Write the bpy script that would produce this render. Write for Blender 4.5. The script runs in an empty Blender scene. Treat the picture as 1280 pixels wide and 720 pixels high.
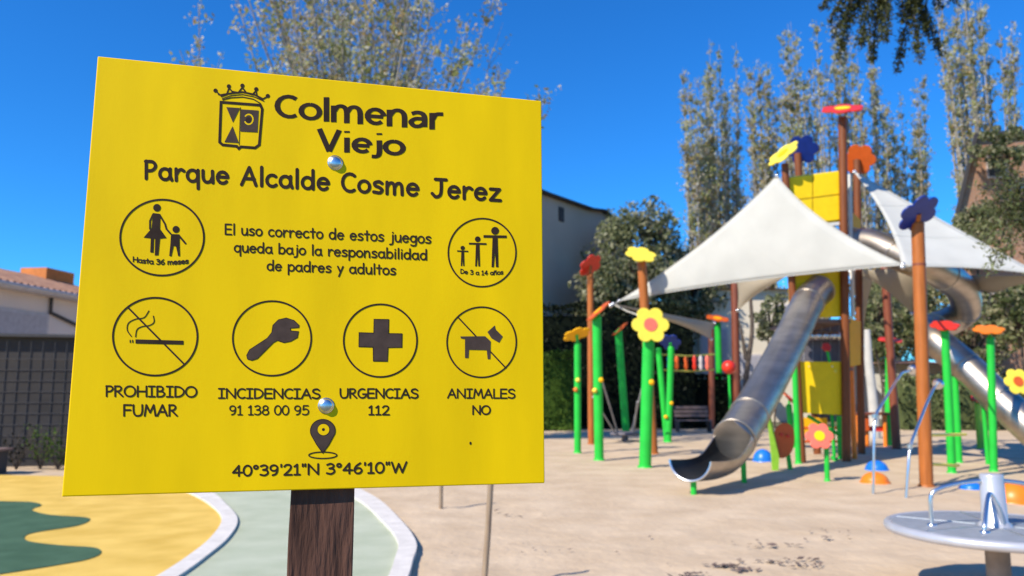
import bpy, math, random
import numpy as np
from mathutils import Vector, noise
random.seed(7); RNG = np.random.default_rng(7)
sc = bpy.context.scene; COL = sc.collection
R = math.radians
# ------------------------------------------------------------------ camera
FPX = 979.0; CAMZ = 1.5; PITCH = math.atan(130/FPX)
cd = bpy.data.cameras.new('camera'); cam = bpy.data.objects.new('camera', cd); COL.objects.link(cam)
cam.location = (0, 0, CAMZ); cam.rotation_euler = (math.pi/2+PITCH, 0, 0)
cd.sensor_width = 36; cd.lens = FPX/1280*36; cd.clip_end = 3000; cd.clip_start = .05
cd.dof.use_dof = True; cd.dof.focus_distance = 1.09; cd.dof.aperture_fstop = 6.3; cd.dof.aperture_blades = 7
sc.camera = cam
# ------------------------------------------------------------------ light
SUN_EL = R(41); SUN_AZ = R(51)                       # azimuth: to the left of straight behind the camera
world = bpy.data.worlds.new('World'); sc.world = world; world.use_nodes = True
nt = world.node_tree; bg = nt.nodes['Background']
sky = nt.nodes.new('ShaderNodeTexSky'); sky.sky_type = 'NISHITA'; sky.sun_disc = False
sun_dir = Vector((-math.sin(SUN_AZ)*math.cos(SUN_EL), -math.cos(SUN_AZ)*math.cos(SUN_EL), math.sin(SUN_EL)))
sky.sun_elevation = SUN_EL; sky.sun_rotation = math.atan2(sun_dir.x, sun_dir.y)
sky.altitude = 900; sky.air_density = 1.0; sky.dust_density = .15; sky.ozone_density = 3.0
hs = nt.nodes.new('ShaderNodeHueSaturation'); hs.inputs['Saturation'].default_value = 1.2
tint = nt.nodes.new('ShaderNodeMix'); tint.data_type = 'RGBA'; tint.blend_type = 'MULTIPLY'; tint.inputs[0].default_value = 1; tint.inputs[7].default_value = (.31, 1.02, 1.56, 1)
nt.links.new(sky.outputs[0], hs.inputs['Color']); nt.links.new(hs.outputs[0], tint.inputs[6]); nt.links.new(tint.outputs[2], bg.inputs[0])
bg.inputs[1].default_value = .105
sd = bpy.data.lights.new('sun', 'SUN'); sd.energy = 5.0; sd.angle = R(.53); sd.color = (1, .91, .76)
so = bpy.data.objects.new('sun', sd); COL.objects.link(so)
so.rotation_euler = (-sun_dir).to_track_quat('-Z', 'Y').to_euler(); so.location = (-20, -20, 30)
sc.view_settings.view_transform = 'Standard'; sc.view_settings.look = 'None'
sc.view_settings.exposure = .4; sc.view_settings.gamma = 1
sc.cycles.max_bounces = 6

# ------------------------------------------------------------------ photo geometry
Fv = Vector((0, math.cos(PITCH), math.sin(PITCH))); Uv = Vector((0, -math.sin(PITCH), math.cos(PITCH)))
C0 = Vector((0, 0, CAMZ))
def ray(px, py): return Fv + Vector((1, 0, 0))*((px-640)/FPX) + Uv*((360-py)/FPX)
def P(px, py, Y):
    d = ray(px, py); return C0 + d*(Y/d.y)
def G(px, py, z=0.0):
    d = ray(px, py); return C0 + d*((z-CAMZ)/d.z)

# ------------------------------------------------------------------ materials
def mat(name, col, rough=.6, metal=0, var=.12, vscale=8, bump=0, bscale=40, col2=None, spec=None, trans=0, stretch=None, detail=6, thr=None):
    m = bpy.data.materials.new(name); m.use_nodes = True; n = m.node_tree; b = n.nodes['Principled BSDF']
    b.inputs['Roughness'].default_value = rough; b.inputs['Metallic'].default_value = metal
    if spec is not None: b.inputs['Specular IOR Level'].default_value = spec
    tc = n.nodes.new('ShaderNodeTexCoord'); mp = n.nodes.new('ShaderNodeMapping')
    n.links.new(tc.outputs['Object'], mp.inputs[0])
    if stretch: mp.inputs['Scale'].default_value = stretch
    no = n.nodes.new('ShaderNodeTexNoise'); no.inputs['Scale'].default_value = vscale; no.inputs['Detail'].default_value = detail
    n.links.new(mp.outputs[0], no.inputs['Vector'])
    rp = n.nodes.new('ShaderNodeValToRGB'); e = rp.color_ramp.elements
    t0, t1 = thr or (.3, .7); e[0].position = t0; e[1].position = t1
    c2 = col2 or tuple(min(1, c*(1+var)) for c in col); c1 = col if col2 else tuple(c*(1-var) for c in col)
    e[0].color = (*c1, 1); e[1].color = (*c2, 1)
    n.links.new(no.outputs[0], rp.inputs[0]); n.links.new(rp.outputs[0], b.inputs['Base Color'])
    if bump:
        nb = n.nodes.new('ShaderNodeTexNoise'); nb.inputs['Scale'].default_value = bscale; nb.inputs['Detail'].default_value = 8
        n.links.new(mp.outputs[0], nb.inputs['Vector'])
        bm = n.nodes.new('ShaderNodeBump'); bm.inputs['Strength'].default_value = bump; bm.inputs['Distance'].default_value = .02
        n.links.new(nb.outputs[0], bm.inputs['Height']); n.links.new(bm.outputs[0], b.inputs['Normal'])
    if trans:
        tr = n.nodes.new('ShaderNodeBsdfTranslucent'); mx = n.nodes.new('ShaderNodeMixShader'); mx.inputs[0].default_value = trans
        n.links.new(rp.outputs[0], tr.inputs[0]); n.links.new(b.outputs[0], mx.inputs[1]); n.links.new(tr.outputs[0], mx.inputs[2])
        n.links.new(mx.outputs[0], n.nodes['Material Output'].inputs[0])
    return m
M = {}
M['board'] = mat('yellow_board', (.90, .57, 0), .55, spec=.12, var=.075, vscale=7, bump=.012, bscale=220, stretch=(2, 2, .45), detail=12)
M['ink'] = mat('brown_engraving', (.036, .020, .013), .7, spec=.15, var=.25, vscale=60)
M['inkfill'] = mat('grey_brown_engraving', (.075, .048, .038), .75, spec=.15, var=.2, vscale=60)
M['post'] = mat('dark_stained_wood', (.052, .023, .015), .75, spec=.2, col2=(.17, .078, .052), vscale=7, stretch=(5, 5, .8), bump=.45, bscale=14, thr=(.25, .8))
M['steel'] = mat('polished_steel', (.72, .73, .75), .28, 1, var=.06, vscale=3, bump=.05, bscale=3)
M['tubesteel'] = mat('slide_stainless_steel', (.46, .405, .345), .40, 1, var=.2, vscale=2.2, bump=.06, bscale=2.5, stretch=(1, 1, 3))
M['innersteel'] = mat('shaded_inner_steel', (.07, .066, .062), .55, 1, var=.25, vscale=3)  # same steel as outside, darkened to carry the shade inside the tube
M['bolt'] = mat('zinc_bolt', (.66, .68, .70), .3, 1, var=.1, vscale=200)
M['green'] = mat('green_paint', (.02, .47, .045), .42, spec=.3, var=.10, vscale=3)
M['lime'] = mat('yellow_green_paint', (.25, .50, .03), .4)
M['brownpole'] = mat('orange_brown_paint', (.38, .115, .022), .5, spec=.3, var=.18, vscale=4, stretch=(5, 5, .6))
M['towerpost'] = mat('shaded_brown_tower_paint', (.19, .055, .014), .5, spec=.3, var=.2, vscale=4, stretch=(5, 5, .6))  # brown post paint, deepened so its colour carries the shade on the tower
M['darkpole'] = mat('dark_red_brown_paint', (.20, .050, .02), .5, var=.2, vscale=4, stretch=(5, 5, .6))
M['yellow'] = mat('yellow_panel', (.88, .60, .01), .5, spec=.2, var=.05)
M['paleyellow'] = mat('pale_yellow_panel', (.86, .68, .06), .4, var=.05)
M['amber'] = mat('amber_panel', (.85, .42, .01), .6, spec=.12, var=.08)
M['orange'] = mat('orange_panel', (.80, .20, .01), .4, var=.08)
M['dkorange'] = mat('burnt_orange_panel', (.62, .10, .01), .4, var=.08)
M['red'] = mat('red_panel', (.66, .03, .012), .38, var=.1)
M['pink'] = mat('coral_panel', (.80, .16, .10), .4, var=.06)
M['navy'] = mat('navy_panel', (.003, .03, .24), .36, var=.12)
M['blue'] = mat('bright_blue_panel', (.01, .16, .62), .36, var=.1)
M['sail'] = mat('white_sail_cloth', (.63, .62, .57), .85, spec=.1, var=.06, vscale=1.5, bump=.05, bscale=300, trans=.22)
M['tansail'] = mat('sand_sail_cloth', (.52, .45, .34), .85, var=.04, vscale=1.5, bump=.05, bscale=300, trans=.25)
M['rope'] = mat('rope', (.42, .40, .34), .8)
M['greyrope'] = mat('grey_rope', (.28, .28, .29), .7)
M['yrope'] = mat('yellow_rope', (.50, .50, .08), .8)
M['sand'] = mat('sand', (.47, .345, .22), .95, col2=(.60, .46, .31), vscale=1.3, bump=.8, bscale=9, detail=12, thr=(.28, .66))
M['earth'] = mat('dry_earth', (.20, .16, .10), .95, col2=(.12, .14, .06), vscale=.2, bump=.4, bscale=3)
M['yrub'] = mat('yellow_rubber_crumb', (.64, .40, .055), .9, col2=(.80, .53, .11), vscale=2.2, bump=.5, bscale=160, detail=14)
M['grub'] = mat('green_rubber_crumb', (.030, .085, .035), .9, col2=(.055, .125, .06), vscale=4, bump=.5, bscale=160, detail=14)
M['mint'] = mat('mint_rubber_crumb', (.40, .44, .30), .9, col2=(.50, .53, .39), vscale=2.2, bump=.5, bscale=160, detail=14)
M['kerb'] = mat('white_kerb_concrete', (.58, .54, .49), .85, col2=(.72, .67, .61), vscale=7, bump=.3, bscale=60, detail=12)
M['mwall'] = mat('mauve_render', (.72, .60, .53), .9, var=.08, vscale=.6, bump=.2, bscale=30)
M['greywall'] = mat('grey_render', (.47, .38, .30), .9, var=.09, vscale=.35, bump=.2, bscale=30)
M['cream'] = mat('cream_render', (.68, .60, .47), .9, var=.06, vscale=.5, bump=.2, bscale=30)
M['white'] = mat('white_render', (.66, .64, .60), .9, var=.06, vscale=.5, bump=.2, bscale=30)
M['tile'] = mat('clay_roof_tile', (.20, .10, .07), .9, col2=(.40, .22, .14), vscale=3, bump=.3, bscale=30)
M['terra'] = mat('orange_brick', (.62, .20, .05), .9, var=.12)
M['darkroof'] = mat('dark_roof_edge', (.05, .045, .045), .8)
M['trim'] = mat('pale_trim', (.50, .46, .46), .8)
M['glass'] = mat('shutter_grey', (.36, .34, .37), .4)
M['wall_dark'] = mat('shade_dark_screen_wall', (.040, .036, .036), .9, var=.2, vscale=2)  # the shade over this wall is put into its near-black base colour
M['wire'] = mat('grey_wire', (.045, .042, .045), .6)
M['bench'] = mat('weathered_bench_wood', (.20, .13, .11), .8)
M['bark'] = mat('grey_bark', (.20, .175, .15), .9, col2=(.36, .33, .29), vscale=5, bump=.5, bscale=18)
M['dkbark'] = mat('dark_bark', (.05, .038, .028), .9, col2=(.11, .08, .06), vscale=5, bump=.5, bscale=18)
M['whitebark'] = mat('white_birch_bark', (.50, .48, .44), .9, col2=(.34, .33, .30), vscale=2, thr=(.5, .85))
def leafmats(pre, cols, rough=.6, trans=.42): return [mat(pre+'_leaf', c, rough, var=.25, vscale=1.5, trans=trans, spec=.12) for c in cols]
L_pop = leafmats('poplar', [(.36, .37, .12), (.46, .45, .22), (.60, .56, .44), (.46, .33, .14), (.27, .29, .09)])
L_olive = leafmats('olive', [(.17, .19, .09), (.27, .28, .16), (.11, .13, .055), (.38, .37, .25)])
L_shaded = leafmats('hedge', [(.004, .007, .003), (.007, .012, .005), (.012, .018, .007)], trans=.15)  # shadow on the hedge is put into these near-black leaf colours
L_lime = leafmats('bush', [(.07, .13, .02), (.11, .18, .03), (.04, .08, .012)])
L_pine = leafmats('conifer', [(.045, .055, .018), (.085, .09, .03), (.03, .038, .014)], trans=.15)
L_pale = leafmats('shrub', [(.15, .18, .07), (.24, .26, .12), (.36, .34, .20), (.08, .10, .035)])
M['litter'] = mat('dead_leaf', (.11, .075, .065), .9, col2=(.20, .14, .11))
M['aluplate'] = mat('grey_grip_plate', (.30, .32, .35), .55, .3, var=.12, vscale=14, bump=.35, bscale=130)
M['columnpaint'] = mat('light_grey_column_paint', (.50, .50, .53), .35, .35, var=.06)
M['tanmetal'] = mat('sandy_pedestal_metal', (.30, .23, .18), .6, .2, var=.2, vscale=10)
M['mesh'] = mat('grey_net_panel', (.13, .12, .14), .6)
M['stake'] = mat('weathered_stake_wood', (.24, .16, .10), .8, col2=(.36, .27, .18), vscale=8, stretch=(6, 6, .6))
M['brick'] = bpy.data.materials.new('red_brick'); M['brick'].use_nodes = True
_n = M['brick'].node_tree; _b = _n.nodes['Principled BSDF']; _b.inputs['Roughness'].default_value = .9
_t = _n.nodes.new('ShaderNodeTexBrick'); _t.inputs['Scale'].default_value = 1.0
_t.inputs['Color1'].default_value = (.42, .19, .09, 1); _t.inputs['Color2'].default_value = (.30, .14, .08, 1); _t.inputs['Mortar'].default_value = (.32, .27, .22, 1)
_t.inputs['Brick Width'].default_value = .3; _t.inputs['Row Height'].default_value = .1; _t.inputs['Mortar Size'].default_value = .012
_c = _n.nodes.new('ShaderNodeTexCoord'); _m = _n.nodes.new('ShaderNodeMapping'); _m.inputs['Rotation'].default_value = (R(90), 0, 0)
_n.links.new(_c.outputs['Object'], _m.inputs[0]); _n.links.new(_m.outputs[0], _t.inputs['Vector']); _n.links.new(_t.outputs[0], _b.inputs['Base Color'])

# ------------------------------------------------------------------ object helpers
def setp(o, label=None, cat=None, group=None, kind=None):
    if label: o['label'] = label
    if cat: o['category'] = cat
    if group: o['group'] = group
    if kind: o['kind'] = kind
    return o
def thing(name, label, cat, loc, group=None):
    o = bpy.data.objects.new(name, None); COL.objects.link(o); o.location = loc; o.empty_display_size = .1
    return setp(o, label, cat, group)
def worldloc(o):
    v = Vector((0, 0, 0))
    while o: v = v + o.location; o = o.parent
    return v
def basis(d):
    d = d.normalized(); a = Vector((0, 0, 1)) if abs(d.z) < .95 else Vector((0, 1, 0))
    u = d.cross(a).normalized(); return u, u.cross(d).normalized()
class MB:
    def __init__(s): s.v = []; s.f = []; s.mi = []; s.sm = []
    def add(s, vs, fs, mi=0, smooth=False):
        o = len(s.v); s.v += [Vector(x) for x in vs]
        for f in fs: s.f.append([i+o for i in f]); s.mi.append(mi); s.sm.append(smooth)
        return s
    def tube(s, pts, rad, n=12, caps=True, mi=0, a0=0, a1=360, ref=None, thick=0):
        pts = [Vector(p) for p in pts]; k = len(pts)
        rad = rad if isinstance(rad, (list, tuple)) else [rad]*k
        full = abs(a1-a0) >= 360; m = n if full else n+1; vs = []
        u = None
        for i, p in enumerate(pts):
            d = (pts[min(i+1, k-1)]-pts[max(i-1, 0)]).normalized()
            if u is None: u, w = basis(d)
            else:
                u = (u-d*u.dot(d)).normalized(); w = u.cross(d).normalized()
            for j in range(m):
                a = R(a0+(a1-a0)*j/n); vs.append(p+(u*math.cos(a)+w*math.sin(a))*rad[i])
        fs = []
        for i in range(k-1):
            for j in range(n):
                b = (j+1) % m if full else j+1
                fs.append([i*m+j, i*m+b, (i+1)*m+b, (i+1)*m+j])
        s.add(vs, fs, mi, True)
        if caps and full:
            s.add(vs[:m], [list(range(m))[::-1]], mi); s.add(vs[-m:], [list(range(m))], mi)
        return s
    def box(s, c, sx, sy, sz, ax=None, ay=None, az=None, mi=0):
        c = Vector(c); ax = Vector(ax or (1, 0, 0)).normalized(); ay = Vector(ay or (0, 1, 0)).normalized(); az = Vector(az or (0, 0, 1)).normalized()
        vs = [c+ax*(sx/2*i)+ay*(sy/2*j)+az*(sz/2*k) for k in (-1, 1) for j in (-1, 1) for i in (-1, 1)]
        return s.add(vs, [[0, 2, 3, 1], [4, 5, 7, 6], [0, 1, 5, 4], [2, 6, 7, 3], [0, 4, 6, 2], [1, 3, 7, 5]], mi)
    def prism(s, outline, d, mi=0, bev=0):      # outline: 3D planar points, d: extrusion vector
        n = len(outline); o = [Vector(p) for p in outline]; d = Vector(d)
        vs = o+[p+d for p in o]
        fs = [list(range(n))[::-1], list(range(n, 2*n))]+[[i, (i+1) % n, n+(i+1) % n, n+i] for i in range(n)]
        return s.add(vs, fs, mi)
    def lathe(s, c, prof, n=24, axis=(0, 0, 1), mi=0):   # prof: (r, h)
        c = Vector(c); ax = Vector(axis).normalized(); u, w = basis(ax); vs = []
        for r, h in prof:
            for j in range(n):
                a = 2*math.pi*j/n; vs.append(c+ax*h+(u*math.cos(a)+w*math.sin(a))*r)
        fs = []
        for i in range(len(prof)-1):
            for j in range(n): fs.append([i*n+j, i*n+(j+1) % n, (i+1)*n+(j+1) % n, (i+1)*n+j])
        s.add(vs, fs, mi, True)
        if prof[0][0] > 1e-4: s.add(vs[:n], [list(range(n))[::-1]], mi)
        if prof[-1][0] > 1e-4: s.add(vs[-n:], [list(range(n))], mi)
        return s
    def build(s, name, m, parent=None, kind=None, bevel=0, label=None):
        off = worldloc(parent) if parent else (Vector((0, 0, 0)))
        me = bpy.data.meshes.new(name); me.from_pydata([tuple(v-off) for v in s.v], [], s.f)
        ms = m if isinstance(m, (list, tuple)) else [m]
        for x in ms: me.materials.append(M[x] if isinstance(x, str) else x)
        me.polygons.foreach_set('material_index', s.mi); me.polygons.foreach_set('use_smooth', s.sm); me.update()
        o = bpy.data.objects.new(name, me); COL.objects.link(o)
        if parent: o.parent = parent
        if kind: o['kind'] = kind
        if label: o['label'] = label
        if bevel:
            b = o.modifiers.new('b', 'BEVEL'); b.width = bevel; b.segments = 2; b.limit_method = 'ANGLE'
        return o
def solo(mb, name, m, label, cat, group=None, base=None, **kw):
    """one-mesh thing with its origin at its base"""
    b = base or Vector((sum(v.x for v in mb.v)/len(mb.v), sum(v.y for v in mb.v)/len(mb.v), min(v.z for v in mb.v)))
    mb.v = [v-b for v in mb.v]; o = mb.build(name, m, None, **kw); o.location = b
    return setp(o, label, cat, group)
def smooth_path(pts, per=8):
    pts = [Vector(p) for p in pts]; q = [pts[0]*2-pts[1]]+pts+[pts[-1]*2-pts[-2]]; out = []
    for i in range(1, len(q)-2):
        for k in range(per):
            t = k/per; a, b, c, d = q[i-1], q[i], q[i+1], q[i+2]
            out.append(.5*((2*b)+(c-a)*t+(2*a-5*b+4*c-d)*t*t+(3*b-a-3*c+d)*t**3))
    out.append(pts[-1]); return out

# ================================================================== GROUND
def sheet(name, pts, z, m, th=None):
    mb = MB(); o = [Vector((p[0], p[1], z)) for p in pts]
    if th: mb.prism([Vector((p.x, p.y, z-th)) for p in o], (0, 0, th))
    else: mb.add(o, [list(range(len(o)))])
    ob = mb.build(name, m, None, kind='structure'); return ob
sheet('ground', [(-900, -300), (900, -300), (900, 2500), (-900, 2500)], -.03, 'earth')
def sand_mesh():
    # denser near the camera
    ys = [1.0]; 
    while ys[-1] < 32.0: ys.append(ys[-1]+max(.04, ys[-1]*.011))
    xs = np.linspace(-1, 1, 300); mb = MB(); vs = []
    for y in ys:
        for x in xs:
            X = x*(y*.85+8); d = 0
            if y < 31.6:
                n1 = noise.noise(Vector((X*1.2, y*1.2, 0))); n2 = noise.noise(Vector((X*4.2, y*4.2, 5))); n3 = noise.noise(Vector((X*11, y*11, 9)))
                n4 = noise.noise(Vector((X*2.3, y*3.1, 20)))
                d = .014*n1+.018*n2+.010*n3-.05*max(0, n2-.28)-.03*max(0, n4-.3)
            vs.append((X, y, .012+d))
    nx = len(xs); fs = [[j*nx+i, j*nx+i+1, (j+1)*nx+i+1, (j+1)*nx+i] for j in range(len(ys)-1) for i in range(nx-1)]
    mb.add(vs, fs, 0, True); return mb.build('sand', 'sand', None, kind='structure')
sand_mesh()
ZR = .062
def gp(l): return [G(x, y, ZR) for x, y in l]
k_in = smooth_path(gp([(150, 596), (205, 606), (240, 618), (266, 634), (277, 650), (264, 672), (235, 696), (195, 722), (120, 765), (10, 820)]), 5)
k_out = smooth_path(gp([(160, 592), (220, 600), (262, 614), (284, 632), (297, 650), (286, 672), (258, 696), (222, 722), (150, 766), (40, 824)]), 5)
kp_in = smooth_path(gp([(250, 603), (330, 602), (400, 606), (446, 624), (478, 652), (497, 677), (493, 700), (484, 724), (455, 770), (400, 840)]), 5)
kp_out = smooth_path(gp([(262, 599), (340, 597), (415, 600), (466, 620), (500, 650), (520, 678), (516, 700), (509, 724), (485, 772), (440, 846)]), 5)
far_left = [Vector((-30, 1.2, 0)), Vector((-30, 13.2, 0))]
sheet('yellow_rubber_paving', k_in+[Vector((-2.2, 1.5, 0)), Vector((-20, 1.5, 0)), Vector((-20, 13.9, 0)), Vector((-9, 14.1, 0))], ZR-.008, 'yrub')
sheet('mint_rubber_paving', [p for p in k_out[8:]]+[p for p in kp_in[::-1]], ZR-.014, 'mint')
def kerb(a, b, name):
    n = min(len(a), len(b)); mb = MB(); seg = 0
    for i in range(n-1):
        q = [a[i], a[i+1], b[i+1], b[i]]
        mb.add([Vector((p.x, p.y, ZR+.012)) for p in q], [[0, 1, 2, 3]])
        mb.add([Vector((b[i].x, b[i].y, ZR+.012)), Vector((b[i+1].x, b[i+1].y, ZR+.012)), Vector((b[i+1].x, b[i+1].y, -.02)), Vector((b[i].x, b[i].y, -.02))], [[0, 1, 2, 3]])
        mb.add([Vector((a[i].x, a[i].y, ZR+.012)), Vector((a[i+1].x, a[i+1].y, ZR+.012)), Vector((a[i+1].x, a[i+1].y, -.02)), Vector((a[i].x, a[i].y, -.02))], [[3, 2, 1, 0]])
    return mb.build(name, 'kerb', None, kind='structure')
kerb(k_in, k_out, 'white_kerb'); kerb(kp_in, kp_out, 'white_kerb')
wave = smooth_path(gp([(-60, 622), (0, 626), (38, 627), (52, 631), (40, 637), (62, 643), (105, 646), (112, 650), (95, 657), (50, 664), (32, 669), (36, 676), (75, 681), (118, 684), (126, 691), (108, 699), (70, 706), (20, 714), (-60, 726)]), 6)
sheet('green_rubber_wave', wave, ZR-.002, 'grub')

# leaf litter on the sand
def litter():
    mb = MB()
    for cx, cy, n, sx, sy in ((955, 701, 16, 26, 2), (905, 706, 26, 20, 1.5), (1012, 698, 16, 22, 2), (925, 711, 18, 18, 1.5), (998, 704, 12, 20, 1.5), (952, 681, 10, 16, 1.5), (1030, 671, 8, 18, 1.5), (870, 716, 10, 12, 1.2), (960, 680, 12, 60, 3), (860, 719, 16, 20, 3), (1010, 706, 20, 20, 3), (700, 690, 14, 90, 15), (640, 640, 10, 40, 8), (1050, 668, 14, 60, 8)):
        for _ in range(n):
            p = G(random.gauss(cx, sx*.6), random.gauss(cy, sy*.5), .04); a = random.uniform(0, 6.28); s_ = random.uniform(.012, .03) if n in (14, 20) else random.uniform(.015, .05)
            u = Vector((math.cos(a), math.sin(a), random.uniform(-.3, .3)))*s_; w = Vector((-math.sin(a), math.cos(a), random.uniform(-.4, .4)))*s_*.45
            mb.add([p-u, p+w, p+u, p-w], [[0, 1, 2, 3]])
    o = mb.build('leaf_litter', 'litter'); setp(o, 'scattered dark dead leaves lying on the sand in front of the slide', 'leaf litter', kind='stuff')
litter()

# ================================================================== SIGN
W_B = .65
corn = [(122, 70), (677, 126), (681, 604), (77, 621)]
def homography(src, dst):
    A = []
    for (x, y), (u, v) in zip(src, dst):
        A.append([x, y, 1, 0, 0, 0, -u*x, -u*y, -u]); A.append([0, 0, 0, x, y, 1, -v*x, -v*y, -v])
    return np.linalg.svd(np.array(A, float))[2][-1].reshape(3, 3)
Hm = homography([(0, 0), (1, 0), (1, 1), (0, 1)], [((x-640)/FPX, (y-360)/FPX) for x, y in corn])
if Hm[2, 2] < 0: Hm = -Hm
lam = np.linalg.norm(Hm[:, 0])/W_B; h1, h2, T = Hm[:, 0]/lam, Hm[:, 1]/lam, Hm[:, 2]/lam
c2w = lambda v: Vector((1, 0, 0))*float(v[0]) - Uv*float(v[1]) + Fv*float(v[2])
EX = c2w(h1).normalized(); H_B = float(np.linalg.norm(h2)); EY = -c2w(h2); EY = (EY-EX*EY.dot(EX)).normalized()
NB = EX.cross(EY).normalized()
if NB.y > 0: NB = -NB
TL = C0 + c2w(T)
print('SIGN', W_B, H_B, TL, EX, EY, NB)
def on_board(px, py, w=0.0):
    d = ray(px, py); t = (TL-C0).dot(NB)/d.dot(NB); return C0+d*t+NB*w
pc = [on_board(413, 335), on_board(400, 610)]
pdir = -EY
pm = pc[0]+EX*0
gnd = pm+pdir*((pm.z+.3)/-pdir.z)
sign = thing('information_sign', 'yellow playground rules board with dark engraving, bolted to a dark wooden post', 'sign', Vector((gnd.x, gnd.y, 0)))
BT = .010
mb = MB(); c = TL+EX*(W_B/2)-EY*(H_B/2)-NB*(BT/2)
mb.box(c, W_B, H_B, BT, EX, EY, NB)
board = mb.build('board', 'board', sign, bevel=.0015)
PW = .087
mb = MB(); ptop = pm+EY*.12; plen = (ptop-gnd).length; pcn = (ptop+gnd)/2-NB*(BT+.0015+.042)
NP = 24; vs = []; fs = []
prof = [(-.5, -.5), (-.17, -.5), (.17, -.5), (.5, -.5), (.5, .5), (-.5, .5)]
for k in range(NP*3+1):
    for x, y in prof:
        jx = noise.noise(Vector((x*3, y*2, k*.35)))*.0016
        vs.append(pcn+EX*(x*PW+jx)+NB*(-y*.085+jx)+EY*(-plen/2+plen*k/(NP*3)))
for k in range(NP*3):
    for j in range(6): a = k*6+j; b = k*6+(j+1) % 6; fs.append([a, b, b+6, a+6])
mb.add(vs, fs+[[NP*18+i for i in range(6)]])
mb.build('post', 'post', sign, bevel=.002)
def bolt(px, py):
    c = on_board(px, py)
    mb = MB(); mb.lathe(c, [(.0115, 0), (.0115, .0009), (.0098, .0012), (.0092, .0026), (.0078, .0042), (.005, .0052), (.0025, .0056), (0, .0057)], 20, NB)
    mb.build('bolt', 'bolt', sign)
bolt(419, 203.5); bolt(407.5, 507)

Zc = [0.0]
ZL = .0004
class Art:
    """flat engraving drawn in photograph pixels and laid on the board"""
    def __init__(s): s.mb = MB(); s.k = 0
    def z(s): s.k += 1; return ZL+s.k*3e-6
    def ribbon(s, pts, w, mi=0, close=False, caps=True, asp=1.0):
        pts = [p for i, p in enumerate(pts) if i == 0 or (p[0]-pts[i-1][0])**2+(p[1]-pts[i-1][1])**2 > 1e-6]
        if len(pts) < 2: pts = [(pts[0][0]-.01, pts[0][1]), (pts[0][0]+.01, pts[0][1])]
        z0 = s.z(); n = len(pts); L = []; Rr = []
        h = w/2
        for i, (x, y) in enumerate(pts):
            a = pts[i-1] if i > 0 else (pts[-2] if close else pts[0]); b = pts[i+1] if i < n-1 else (pts[1] if close else pts[-1])
            d1 = np.array([x-a[0], y-a[1]]); d2 = np.array([b[0]-x, b[1]-y])
            l1, l2 = np.hypot(*d1), np.hypot(*d2)
            d1 = d1/l1 if l1 > 1e-9 else d2/l2; d2 = d2/l2 if l2 > 1e-9 else d1
            t = d1+d2; t /= max(np.hypot(*t), 1e-9); nn = np.array([-t[1], t[0]]); m = h/max(.55, nn.dot([-d1[1], d1[0]]))
            L.append((x+nn[0]*m, y+nn[1]*m*asp)); Rr.append((x-nn[0]*m, y-nn[1]*m*asp))
        vs = []; 
        for i in range(n):
            zz = z0+i*6e-8
            vs += [on_board(*L[i], zz), on_board(*Rr[i], zz)]
        fs = [[2*i, 2*i+2, 2*i+3, 2*i+1] for i in range(n-1)]
        s.mb.add(vs, fs, mi)
        if caps and not close:
            for i, sg in ((0, -1), (n-1, 1)):
                q = pts[1] if i == 0 else pts[-2]; x, y = pts[i]; ang = math.atan2(y-q[1], x-q[0])
                fan = [on_board(x+h*math.cos(ang-math.pi/2+math.pi*k/6), y+h*math.sin(ang-math.pi/2+math.pi*k/6), z0+i*6e-8) for k in range(7)]
                s.mb.add(fan, [list(range(7))], mi)
    def poly(s, pts, mi=0): z = s.z(); s.mb.add([on_board(x, y, z) for x, y in pts], [list(range(len(pts)))], mi)
    def disc(s, x, y, rx, ry=None, mi=0, n=20): ry = ry or rx; s.poly([(x+rx*math.cos(6.28318*k/n), y+ry*math.sin(6.28318*k/n)) for k in range(n)], mi)
    def ring(s, x, y, rx, ry, w, mi=0, n=64): s.ribbon([(x+rx*math.cos(2*math.pi*k/n), y+ry*math.sin(2*math.pi*k/n)) for k in range(n+1)], w, mi, close=True)
    def build(s, name, parent=None, m=('ink', 'inkfill')): return s.mb.build(name, list(m), parent or board)
def arc(cx, cy, rx, ry, a0, a1, n=None):
    n = n or max(6, int(abs(a1-a0)/20)); return [(cx+rx*math.cos(R(a0+(a1-a0)*k/n)), cy+ry*math.sin(R(a0+(a1-a0)*k/n))) for k in range(n+1)]
def sp(*pts): return [(v.x, v.y) for v in smooth_path([(x, y, 0) for x, y in pts], 5)]
bowl = lambda cx=.27, rx=.23: arc(cx, .33, rx, .32, 0, 360)
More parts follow.
